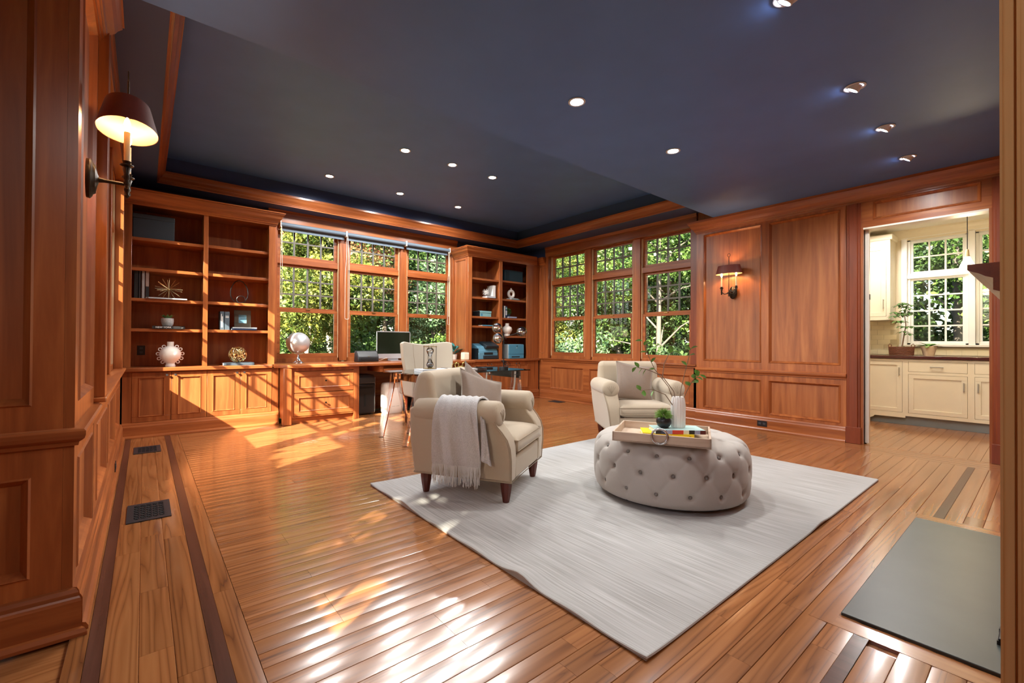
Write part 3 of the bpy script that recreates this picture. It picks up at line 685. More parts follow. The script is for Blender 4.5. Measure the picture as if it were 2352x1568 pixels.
# ------------------------------------------------------------------ fireplace (mostly out of view to the right)
fp = thing('fireplace', 'cherry mantelpiece at the right edge with a stepped moulded shelf', 'fireplace')
ms = [(0, 1.42), (.205, 1.42), (.205, 1.395), (.195, 1.385), (.180, 1.375), (.166, 1.36), (.15, 1.35), (.15, 1.33), (.15, 1.295), (.135, 1.285), (.125, 1.27), (.108, 1.255), (.095, 1.25), (.095, 1.22), (0, 1.22)]
k_ = .95
mprof(MB(), m_front, [(w+.02, 1.22+(v-1.22)*.66) for w, v in ms], 2.0, 4.05, 0, 0).build('mantel_shelf', 'cherry_x', fp)
for a, b in ((2.10, 2.36), (3.64, 3.90)): mbox(MB(), m_front, a, b, 0, 1.22, 0, .085).build('pilaster', 'cherry_z', fp, bevel=.004)
mbox(MB(), m_front, 2.10, 3.90, 1.0, 1.22, 0, .075).build('frieze', 'cherry_x', fp)
mb = MB(); frame_holes(mb, m_front, 2.36, 3.64, 0, 1.0, 0, .04, [(2.55, 3.45, 0, .80)]); mb.build('stone_surround', 'stone_surround', fp)
mb = MB(); mb.box(2.55, 2.6, -.6, -.06, 0, .8); mb.box(3.4, 3.45, -.6, -.06, 0, .8); mb.box(2.55, 3.45, -.65, -.6, 0, .8); mb.box(2.55, 3.45, -.65, -.06, .8, .84); mb.build('firebox', 'firebrick', fp)
h = MB().box(2.212, 3.80, -.06, .541, -.012, .012).build('hearth_slab', 'slate', None, bevel=.003); tag(h, 'dark slate hearth slab set in the oak floor', 'hearth')
an = thing('andiron', 'small black iron foot standing on the hearth slab', 'andiron', (2.44, .118, .012))
MB().box(-.02, .10, -.007, .005, .014, .024).build('bar', 'black_metal', an, bevel=.003); MB().box(-.02, -.006, -.008, .008, 0, .015).build('foot', 'black_metal', an); MB().box(.086, .10, -.008, .008, 0, .015).build('foot', 'black_metal', an)

# ------------------------------------------------------------------ roller blinds on the back windows
for i, (a, b, lab) in enumerate(((1.50, 2.435, 'rolled-up slate blue roller blind over the window behind the globe'), (2.445, 3.455, 'rolled-up slate blue roller blind over the middle back window'), (3.465, 4.33, 'rolled-up slate blue roller blind over the back window nearest the corner bookcase'))):
    t = thing('roller_blind', lab, 'blind', group='roller blinds on the back windows')
    MB().tube([(a, 6.945, 2.775), (b, 6.945, 2.775)], .032, 14).build('roll', 'blind', t, smooth=True)
    MB().box(a+.02, b-.02, 6.974, 6.979, 2.70, 2.775).build('cloth', 'blind', t); MB().box(a+.02, b-.02, 6.97, 6.983, 2.690, 2.704).build('hem_bar', 'blind', t)
    for x in (a, b): MB().box(x-.006, x+.006, 6.91, 6.985, 2.735, 2.82).build('bracket', 'cord', t)
    xc = (1.512, 2.455, 4.31)[i]; zl = (1.62, 1.48, 1.45)[i]; w = (.012, .032, .02)[i]
    pts = [(xc-w*.2, 6.93, 2.77)]+[(xc-w*(1 if k else .4), 6.93, 2.4-(2.4-zl)*k/3) for k in range(4)]+[(xc+w*math.sin(s_)*1.0-0*w, 6.93, zl-.03*math.cos(s_*.5)) for s_ in (-1.2, -.6, 0, .6, 1.2)]+[(xc+w, 6.93, zl+(2.4-zl)*k/3) for k in range(4)]+[(xc+w*.2, 6.93, 2.77)]
    MB().tube(pts, .0035, 5).build('pull_chain', 'cord', t, smooth=True)

# ------------------------------------------------------------------ sconces
def sconce(M_, u, z, label):
    t = thing('wall_sconce', label, 'sconce', M_(u, z, 0), group='candle wall sconces'); o_ = Vector(M_(u, z, 0)); e = Vector(M_(u+1, z, 0))-o_; w_ = Vector(M_(u, z, 1))-o_
    X = lambda a, b, c: tuple(e*a+Vector((0, 0, b))+w_*c)     # along wall, up, out
    MB().lathe([(.062, .0), (.064, .012), (.056, .02), (.050, .022), (.046, .03), (.02, .036), (.012, .04)], 28, xf=lambda x, y, zz: X(x*.82, y*1.35, zz)).build('backplate', 'bronze', t, smooth=True)
    MB().tube([X(0, 0, .03), X(0, 0, .06), X(0, 0, .135)], [.014, .008, .007], 10).build('stem', 'bronze', t, smooth=True)
    for s in (-1, 1):
        MB().tube([X(0, .0, .13), X(s*.03, -.022, .135), X(s*.06, -.024, .135), X(s*.09, .0, .135), X(s*.095, .03, .135)], [.007, .006, .006, .006, .008], 8).build('arm', 'bronze', t, smooth=True)
        c = [(.006, -.03), (.011, -.02), (.007, -.008), (.012, .0), (.009, .02), (.016, .045), (.013, .05), (.024, .056), (.024, .060), (.012, .064), (.016, .075)]
        MB().lathe(c, 16, xf=lambda x, y, zz: X(s*.095+x, .0+zz, .135+y)).build('candle_cup', 'bronze', t, smooth=True)
        MB().lathe([(.011, .07), (.011, .20), (.008, .203)], 14, xf=lambda x, y, zz: X(s*.095+x, zz, .135+y)).build('candle_tube', 'candle', t, smooth=True)
        MB().lathe([(.004, .203), (.012, .222), (.013, .235), (.008, .255), (.001, .268)], 12, xf=lambda x, y, zz: X(s*.095+x, zz, .135+y)).build('bulb', 'bulb', t, smooth=True)
        ld = bpy.data.lights.new('bulb_light', 'POINT'); ld.energy = 2.4; ld.color = (1, .60, .30); ld.shadow_soft_size = .012
        lo = bpy.data.objects.new('bulb_light', ld); COL.objects.link(lo); lo.parent = t; lo.location = X(s*.095, .285, .135)
    MB().tube([X(0, -.03, .135), X(0, .0, .135), X(0, .47, .135)], [.006, .005, .004], 8).build('centre_rod', 'bronze', t, smooth=True)
    MB().lathe([(.004, -.06), (.010, -.05), (.006, -.04), (.012, -.025), (.008, -.01)], 12, xf=lambda x, y, zz: X(x, zz, .135+y)).build('drop_finial', 'bronze', t, smooth=True)
    ring = [X(.018*math.cos(a), .49+.022*math.sin(a), .135) for a in [2*PI*k/16 for k in range(16)]]
    MB().tube(ring, .003, 6, closed=True).build('ring_finial', 'bronze', t, smooth=True)
    sh = MB(); seg = 40; v = []; f = []
    rows = [(.168, .110, .238), (.140, .080, .352), (.138, .078, .352), (.166, .108, .239)]
    for a_, b_, zz in rows:
        for k in range(seg): q = 2*PI*k/seg; v.append(X(a_*math.cos(q), zz, .135+b_*math.sin(q)))
    for i in (0, 2):
        f += [(i*seg+k, i*seg+(k+1) % seg, (i+1)*seg+(k+1) % seg, (i+1)*seg+k) for k in range(seg)]
    sd = MB().add(v[:2*seg], f[:seg]).build('shade', 'shade_red', t, smooth=True, recalc=False)
    MB().add(v[2*seg:], f[:seg]).build('shade_lining', 'shade_in', sd, smooth=True, recalc=False)
    MB().tube([X(-.14, .34, .135), X(.14, .34, .135)], .003, 6).build('shade_bar', 'bronze', t)
    return t
sconce(m_right, 2.70, 1.79, 'two-candle sconce with an oval dark red shade on the right panelled wall')
sconce(m_left, 2.62, 1.80, 'bronze candle sconce with a dark red shade on the near left pier')

# ------------------------------------------------------------------ recessed ceiling lights
def downlight(x, y, z, label, gimbal=False, power=28, grp='downlights'):
    t = thing('ceiling_downlight', label, 'downlight', (x, y, z), group=grp)
    MB().lathe([(.062, -.002), (.062, -.006), (.050, -.008), (.044, -.004), (.042, .0)], 28, cap=False).build('trim_ring', 'led_trim', t, smooth=True)
    if gimbal:
        R_ = Matrix.Rotation(math.radians(35), 3, 'X')
        xf = lambda a, b, c: tuple(R_ @ Vector((a, b, c))+Vector((0, 0, -.005)))
        MB().lathe([(.036, .02), (.038, -.02), (.036, -.022), (.030, -.022)], 22, xf=xf, cap=False).build('eyeball', 'led_trim', t, smooth=True)
        MB().lathe([(.030, -.018), (.001, -.018)], 22, xf=xf, cap=False).build('lamp', 'led', t)
        MB().lathe([(.045, -.001), (.001, -.001)], 22, cap=False).build('baffle', 'led_trim', t)
    else:
        MB().lathe([(.043, -.003), (.001, -.003)], 24, cap=False).build('lamp', 'led', t)
    ld = bpy.data.lights.new('lamp_light', 'SPOT'); ld.energy = power; ld.spot_size = math.radians(168); ld.spot_blend = .6; ld.shadow_soft_size = .04; ld.color = (1.0, .965, .93)
    lo = bpy.data.objects.new('lamp_light', ld); COL.objects.link(lo); lo.parent = t; lo.location = (0, 0, -.03)
    return t
DL = 31
for x, y, l in ((2.406, 2.15, 'round recessed downlight in the front ceiling, above the tufted ottoman'), (3.692, 2.146, 'round recessed downlight in the front ceiling, nearest the right sconce')): downlight(x, y, ZF, l, power=DL)
for x, l in ((2.488, 'recessed ceiling spotlight cut by the top edge of the picture'), (3.706, 'swivelling ceiling spotlight, first and largest of the row along the right'), (4.587, 'swivelling ceiling spotlight, middle of the row along the right'), (5.474, 'swivelling ceiling spotlight, last of the row before the kitchen doorway')): downlight(x, .83, ZF, l, True, power=DL)
downlight(-.25, -.55, ZF, 'added fill downlight in the unseen entrance hall ceiling, behind the camera', power=20, grp='added hall fill light')  # unseen lamp added as fill from behind the camera
k3 = (ZT-1.1)/2.0
for (x, y), l in zip(((2.099, 4.244), (2.679, 4.247), (3.258, 4.26), (1.723, 5.492), (2.66, 5.522), (3.585, 5.52)), ('front left downlight of six in the tray ceiling', 'front middle downlight of six in the tray ceiling', 'front right downlight of six in the tray ceiling', 'back left downlight of six in the tray ceiling', 'back middle downlight of six in the tray ceiling', 'back right downlight of six in the tray ceiling')):
    downlight(x*k3, y*k3, ZT, l, power=DL*1.6, grp='tray ceiling downlights')

# ------------------------------------------------------------------ floor registers and outlets
def register(x0, x1, y0, y1, label):
    t = thing('floor_register', label, 'floor vent', ((x0+x1)/2, (y0+y1)/2, 0), group='floor registers'); a, b = (x1-x0)/2, (y1-y0)/2
    MB().box(-a, a, -b, b, -.002, .0015).build('well', 'vent_dark', t)
    mb = MB(); fx = a*.70
    mb.box(-a, -fx, -b, b, 0, .005); mb.box(fx, a, -b, b, 0, .005); mb.box(-fx, fx, -b, -b*.78, 0, .005); mb.box(-fx, fx, b*.78, b, 0, .005); mb.build('rim', 'vent_metal', t)
    g = MB(); nx, ny = 5, 6; dx, dy = 2*fx/nx, 2*b*.78/ny
    for i in range(nx):
        for j in range(ny):
            cx_, cy_ = -fx+dx*(i+.5), -b*.78+dy*(j+.5); s = .0032
            for sg in (-1, 1):
                q = [(cx_-dx/2, cy_-sg*dy/2), (cx_-dx/2+s, cy_-sg*dy/2), (cx_+dx/2, cy_+sg*dy/2), (cx_+dx/2-s, cy_+sg*dy/2)]; g.prism(q if sg > 0 else q[::-1], .001, .0045, 'z')
    for i in range(nx+1): g.box(-fx+dx*i-.002, -fx+dx*i+.002, -b*.78, b*.78, .001, .0045)
    tag(g.build('grille', 'vent_metal', t, recalc=False), kind='stuff')
register(-.075, .145, 3.48, 3.85, 'dark metal floor register in the left border, nearest the camera')
register(-.07, .142, 5.57, 5.905, 'dark metal floor register in the left border, by the base cabinet')
register(5.92, 6.10, 5.70, 5.98, 'dark metal floor register against the right window wall')
def outlet(M_, u, v, w, h, label, horiz=False):
    t = thing('wall_outlet', label, 'outlet', M_(u, v, 0)); o_ = Vector(M_(u, v, 0)); R = lambda a, b, c: tuple(Vector(M_(u+a, v+b, c))-o_)
    m = MB(); mbox(m, R, -w/2, w/2, -h/2, h/2, 0, .006); m.build('cover_plate', 'black_plastic', t, bevel=.002)
    for s in (-1, 1):
        m = MB(); a, b = ((s*w*.23, 0) if horiz else (0, s*h*.22)); mbox(m, R, a-.016, a+.016, b-.013, b+.013, .006, .0085); m.build('socket', 'graphite', t, bevel=.002)
outlet(lambda u, v, w: (XR-.028-w, u, v), 2.328, .085, .115, .07, 'black double socket set in the right baseboard', True)
outlet(lambda u, v, w: (u, 6.95-w, v), -.026, .98, .075, .115, 'black wall socket inside the left bookcase, beside the looped vase')
outlet(lambda u, v, w: (XL+.028+w, u, v), 4.75, .085, .115, .07, 'black double socket set in the left baseboard', True)

# ------------------------------------------------------------------ kitchen seen through the doorway
KX = 8.12           # cabinet faces
KW = 8.72           # wall with the windows
def m_k(u, v, w): return (KX-w, u, v)
def m_kw(u, v, w): return (KW-w, u, v)
wk = struct('wall_kitchen')
kw_ = [(.765, 1.270), (.06, .578)]
mb = MB(); frame_holes(mb, m_kw, -1.2, 3.2, 0, 2.9, -.16, 0, [(.70, 1.335, 1.10, 2.66), (-.01, .645, 1.10, 2.66)]); mb.build('masonry', 'cream_paint', wk)
MB().box(6.30, 8.9, 2.4, 2.5, 0, 2.9).build('side_masonry', 'cream_paint', wk); MB().box(6.30, 8.9, -1.2, -1.1, 0, 2.9).build('side_masonry', 'cream_paint', wk)
MB().box(6.33, 6.36, 1.34, 2.5, 0, 2.9).build('room_side', 'cream_paint', wk); MB().box(6.33, 6.36, -1.2, .33, 0, 2.9).build('room_side', 'cream_paint', wk); MB().box(6.33, 6.36, .33, 1.34, 2.39, 2.9).build('room_side', 'cream_paint', wk)
MB().box(6.30, 8.9, -1.2, 2.5, 2.78, 2.9).build('ceiling_slab', 'white_paint', wk)
tk = struct('trim_6')
mprof(MB(), m_kw, crown_prof(2.78, .9), -1.1, 2.4).build('crown_moulding', 'cream_paint', tk)
for i, (a, b) in enumerate(kw_):
    w = struct('window_%d' % (11+i))
    sash('transom_sash', m_kw, (a, b), (2.17, 2.59), -.06, 3, 2, w, 'window_white', st=.03, rt=.03, rb=.03, mun=.02, mmat='window_white')
    sash('lower_sash', m_kw, (a, b), (1.155, 2.04), -.06, 3, 4, w, 'window_white', st=.03, rt=.03, rb=.03, mun=.02, mmat='window_white')
    mb = MB(); mbox(mb, m_kw, a-.065, a-.03, 1.10, 2.66, -.10, -.02); mbox(mb, m_kw, b+.03, b+.065, 1.10, 2.66, -.10, -.02); mbox(mb, m_kw, a-.065, b+.065, 2.62, 2.66, -.10, -.02); mbox(mb, m_kw, a-.065, b+.065, 2.07, 2.14, -.10, .005); mbox(mb, m_kw, a-.065, b+.065, 1.10, 1.125, -.10, -.02); mb.build('frame', 'window_white', w)
    mb = MB()
    for p0, p1 in ((a-.125 if i else .6385, a-.06), (b+.06, b+.125 if not i else .638)): mbox(mb, m_kw, p0, p1, 1.10, 2.72, 0, .02)
    mbox(mb, m_kw, a-.125, b+.125, 2.66, 2.72, 0, .024); mb.build('casing', 'window_white', w, bevel=.004)
mbox(MB(), m_kw, -.2, 1.42, 1.075, 1.105, 0, .045).build('window_stool', 'white_paint', tk, bevel=.004)
# backsplash tiles
rowh, tl = .074, .15; kt0 = .955
mbox(MB(), m_kw, -.4, 2.3, kt0, 1.075, 0, .004).build('tile_bed', 'grout', wk); mbox(MB(), m_kw, 1.42, 2.3, 1.07, 1.46, 0, .004).build('tile_bed', 'grout', wk)
_tl = None
def tile_at(u, v, L, h):
    global _tl
    if L == tl and h == rowh:
        if _tl is None:
            _tl = MB(); mbox(_tl, lambda a, b, c: (-c, a, b), .0015, tl-.0015, .0015, rowh-.0015, .002, .009); _tl = _tl.build('tile', 'tile', wk); _tl.location = m_kw(u, v, 0)
        else: dup_mesh(_tl, 'tile', wk, m_kw(u, v, 0))
    else: mbox(MB(), m_kw, u+.0015, u+L-.0015, v+.0015, v+h-.0015, .002, .009).build('tile', 'tile', wk)
v = kt0; r_ = 0
while v < 1.455:
    u_end = 1.42 if v+rowh > 1.08 else .36
    u = 2.12+(tl/2 if r_ % 2 else 0)
    while u-tl >= (1.42 if v+rowh > 1.08 else .45):
        u -= tl; h_ = rowh if (v+rowh <= 1.46 and not (u < 1.42 and v+rowh > 1.075)) else (1.46-v if u >= 1.42 else 1.075-v)
        if h_ > .01 : tile_at(u, v, tl, min(h_, rowh))
    v += rowh; r_ += 1
# base cabinets: three units
def k_unit(label, u0, u1, drawer, handle_side, foot=False):
    t = thing('kitchen_cabinet', label, 'cabinet', group='kitchen base cabinets')
    mb = MB(); holes = [(u0+.03, u1-.03, .17, .875)] if not drawer else [(u0+.03, u1-.03, .17, .70), (u0+.03, u1-.03, .735, .875)]
    frame_holes(mb, m_k, u0, u1, .125, .905, -.02, 0, holes); mb.box(KX+.02, KW-.01, u0, u1, .125, .90); mb.build('carcass', 'cream_paint', t)
    zt_ = .70 if drawer else .875
    def kdoor(name, a, b, c, d, st=.055):
        mb = MB(); frame_holes(mb, m_k, a+.003, b-.003, c+.003, d-.003, -.018, .0, [(a+st, b-st, c+st, d-st)] if st else []); o = mb.build(name, 'cream_paint', t, bevel=.001, bseg=1)
        if st:
            q = MB(); mbox(q, m_k, a+st-.005, b-st+.005, c+st-.005, d-st+.005, -.018, -.012); q.build('door_panel', 'cream_paint', o)
        return o
    d = kdoor('door', u0+.03, u1-.03, .17, zt_)
    hu = u0+.062 if handle_side == 'r' else u1-.062
    mbox(MB(), m_k, hu-.006, hu+.006, zt_-.20, zt_-.08, .022, .030).build('handle', 'brushed', d, bevel=.002); mb = MB(); mbox(mb, m_k, hu-.005, hu+.005, zt_-.19, zt_-.18, 0, .024); mbox(mb, m_k, hu-.005, hu+.005, zt_-.10, zt_-.09, 0, .024); mb.build('handle_post', 'brushed', d)
    if drawer:
        d = kdoor('drawer', u0+.03, u1-.03, .735, .875, 0); c_ = (u0+u1)/2
        mbox(MB(), m_k, c_-.065, c_+.065, .80, .812, .022, .030).build('handle', 'brushed', d, bevel=.002); mb = MB(); mbox(mb, m_k, c_-.055, c_-.045, .801, .811, 0, .024); mbox(mb, m_k, c_+.045, c_+.055, .801, .811, 0, .024); mb.build('handle_post', 'brushed', d)
    if foot:
        pr = [(u0, 0), (u1, 0), (u1, .125), (u0, .125)]
        q = [(u1, .02), (u1-.10, .02), (u1-.13, .03), (u1-.15, .055), (u1-.19, .075), (u1-.21, .10), (u0, .10), (u0, .125), (u1, .125)]
        MB().prism(q, KX-.002, KX+.02, 'x').build('bracket_foot', 'cream_paint', t)
    MB().box(KX+.06, KX+.075, u0, u1, 0, .125).build('toe_board', 'printer_grey', t)
k_unit('cream kitchen base cabinet with one tall door, nearest the door jamb', 1.26, 1.80, False, 'r', True)
k_unit('wide cream kitchen base cabinet with a drawer over a panelled door', .635, 1.26, True, 'r')
k_unit('cream kitchen base cabinet cut off by the right door jamb', .0, .635, True, 'l')
o = MB().box(KX-.03, KW-.003, -.4, 2.2, .91, .95).build('kitchen_counter', 'counter_dark', None, bevel=.006); tag(o, 'dark polished kitchen countertop over the cream cabinets', 'countertop')
uc = thing('wall_cabinet', 'cream kitchen wall cabinet with one door at the left of the doorway', 'cabinet')
UX = 8.36
MB().box(UX, KW-.004, 1.458, 2.35, 1.46, 2.62).build('carcass', 'cream_paint', uc)
m_uc = lambda u, v, w: (UX-w, u, v)
mb = MB(); frame_holes(mb, m_uc, 1.458, 2.35, 1.46, 2.62, 0, .018, [(1.50, 1.93, 1.51, 2.54)]); mb.build('face_frame', 'cream_paint', uc)
mb = MB(); frame_holes(mb, m_uc, 1.503, 1.927, 1.513, 2.537, 0, .018, [(1.56, 1.87, 1.57, 2.48)]); d = mb.build('door', 'cream_paint', uc, bevel=.001, bseg=1)
mbox(MB(), m_uc, 1.555, 1.875, 1.565, 2.485, .0, .008).build('door_panel', 'cream_paint', d)
mbox(MB(), m_uc, 1.525, 1.537, 1.62, 1.76, .04, .048).build('handle', 'brushed', d, bevel=.002)
mb = MB(); mbox(mb, m_uc, 1.526, 1.536, 1.63, 1.64, .018, .042); mbox(mb, m_uc, 1.526, 1.536, 1.74, 1.75, .018, .042); mb.build('handle_post', 'brushed', d)
MB().box(UX-.03, KW-.004, 1.43, 2.35, 2.62, 2.70).build('cornice', 'cream_paint', uc, bevel=.01)
# pendant lamp
pd = thing('pendant_lamp', 'glowing teardrop glass pendant lamp hanging in the kitchen', 'pendant', (7.55, .62, 0))
MB().tube([(0, 0, 2.78), (0, 0, 2.22)], .004, 6).build('cable', 'black_plastic', pd); MB().lathe([(.05, 2.78), (.05, 2.765), (.01, 2.755)], 20).build('ceiling_rose', 'white_paint', pd, smooth=True)
MB().lathe([(.009, 2.235), (.014, 2.225), (.018, 2.17), (.024, 2.145)], 18).build('neck', 'candle', pd, smooth=True)
MB().lathe([(.024, 2.145), (.036, 2.11), (.062, 2.05), (.072, 2.01), (.070, 1.985), (.058, 1.965), (.05, 1.962)], 24, cap=False).build('glass_shade', 'pendant_glow', pd, smooth=True)
ld = bpy.data.lights.new('pendant_light', 'POINT'); ld.energy = 11; ld.color = (1, .80, .52); ld.shadow_soft_size = .05; lo = bpy.data.objects.new('pendant_light', ld); COL.objects.link(lo); lo.parent = pd; lo.location = (0, 0, 1.92)
for (x, y, l) in ((7.2, 1.3, 'added unseen kitchen downlight nearer the doorway'), (7.9, 1.5, 'added unseen kitchen downlight over the counter')): downlight(x, y, 2.78, l, power=24, grp='added kitchen downlights')  # both lamps are added out of view to brighten the kitchen
# plants on the counter
def leaf_mesh(mb, base_, direction, L, Wd, up=(0, 0, 1), curl=.15):
    d = Vector(direction).normalized(); s = d.cross(Vector(up)); s = s.normalized() if s.length > 1e-4 else Vector((1, 0, 0)); n = s.cross(d)
    b = Vector(base_); pts = []
    for t, wv in ((0, .08), (.25, .7), (.5, 1), (.75, .72), (1, .05)):
        c = b+d*L*t-n*curl*L*t*t; pts += [c-s*Wd*wv*.5+n*Wd*.12*wv, c, c+s*Wd*wv*.5+n*Wd*.12*wv]
    mb.add([tuple(p) for p in pts], [(3*i+j, 3*i+j+1, 3*i+j+4, 3*i+j+3) for i in range(4) for j in range(2)])
sp = thing('potted_shrub', 'tall leafy umbrella plant on the kitchen counter', 'plant', (8.30, 1.33, .955))
random.seed(3)
MB().tube([(0, 0, .05), (.01, -.02, .22), (-.01, -.05, .42), (.0, -.03, .62)], [.010, .008, .006, .004], 7).build('stem', 'twig', sp, smooth=True)
mb = MB()
for k in range(26):
    z = .30+.44*random.random(); a = random.uniform(0, 2*PI); r = random.uniform(.03, .13)*(1 if z < .62 else .6)
    c = Vector((r*math.cos(a)*.7, r*math.sin(a)-.03, z))
    for j in range(7):
        q = 2*PI*j/7; leaf_mesh(mb, c, (math.cos(q), math.sin(q), -.25), random.uniform(.07, .10), .028)
tag(mb.build('foliage', 'succulent', sp, recalc=False), kind='stuff')
mb = MB()
for k in range(5):
    q = 2*PI*k/5; leaf_mesh(mb, (0, 0, .10), (math.cos(q), math.sin(q), .5), .09, .03)
mb.build('ground_leaves', 'leaf_bright', sp, recalc=False)
bs = thing('wicker_basket', 'dark brown wicker basket holding the tall kitchen plant', 'basket', (8.30, 1.33, .95))
mb = MB(); n = 44
for row in range(9):
    z = .010+row*.0135; rr = 1+.06*row/8; pts = []
    for k in range(n):
        a = 2*PI*k/n; wob = .004*(1 if (k+row) % 2 else -1); pts.append(((.075*rr+wob)*math.cos(a)*1.0, (.125*rr+wob)*math.sin(a), z))
    mb.tube(pts, .0072, 5, closed=True)
mb.build('weave', 'wicker', bs, smooth=True)
MB().lathe([(.001, .004), (.9, .004), (.95, .10), (.001, .10)], 24, sx=.075, sy=.125).build('liner', 'soil', bs)
for s in (-1, 1):
    MB().tube([(0, s*.132+.0, .115), (0, s*.142, .14), (0, s*.125, .165), (0, s*.105, .145), (0, s*.112, .118)], .005, 6).build('handle', 'wicker', bs, smooth=True)
pp_ = thing('potted_plant', 'broad-leaved plant in a plain clay pot on the kitchen counter', 'plant', (8.40, 1.06, .95))
MB().lathe([(.055, 0), (.075, .09), (.086, .125), (.088, .135), (.080, .135), (.076, .12), (.001, .115)], 26).build('pot', 'clay_pot', pp_, smooth=True)
mb = MB()
for q, L, up_ in ((0.3, .16, .7), (1.3, .14, .4), (2.2, .17, .5), (3.1, .13, .3), (4.0, .16, .6), (5.0, .15, .35), (5.7, .12, .9), (1.8, .12, 1.2)): leaf_mesh(mb, (0, 0, .12), (math.cos(q), math.sin(q), up_), L, .07, curl=.35)
mb.build('leaves', 'leaf_bright', pp_, recalc=False)

# ------------------------------------------------------------------ rug
def rug():
    x0, x1, y0, y1 = 1.36, 4.625, .885, 3.29; t = .012
    o = thing('area_rug', 'large pale grey striped rug under the seating group', 'rug')
    nx, ny = 80, 64; v = []; f = []
    for j in range(ny+1):
        for i in range(nx+1):
            x = x0+(x1-x0)*i/nx; y = y0+(y1-y0)*j/ny
            e = max(0, 1-(x-x0)/.22)**2; wav = e*(.020*math.exp(-((y-2.75)/.10)**2)+.020*math.exp(-((y-1.55)/.08)**2)+.006*math.sin(y*9)**2)
            e2 = max(0, 1-(y-y0)/.2)**2; wav += e2*.012*math.exp(-((x-3.2)/.12)**2)
            v.append((x, y, t+wav))
    top = len(v); W1 = nx+1
    for j in range(ny):
        for i in range(nx): a = j*W1+i; f.append((a, a+1, a+1+W1, a+W1))
    MB().add(v, f).build('pile', 'rug', o, smooth=True)
    edge = [v[i] for i in range(nx+1)]+[v[j*W1+nx] for j in range(1, ny+1)]+[v[ny*W1+i] for i in range(nx-1, -1, -1)]+[v[j*W1] for j in range(ny-1, 0, -1)]
    MB().tube([(a, b, max(c-.006, .0055)) for a, b, c in edge], .0062, 6, closed=True).build('binding', 'rug_binding', o, smooth=True)
    sk = MB(); n = len(edge); sk.add([(a, b, c-.001) for a, b, c in edge]+[(a, b, .0) for a, b, c in edge], [(i, (i+1) % n, n+(i+1) % n, n+i) for i in range(n)]); sk.build('backing', 'rug_binding', o)
rug()
RZ = .012
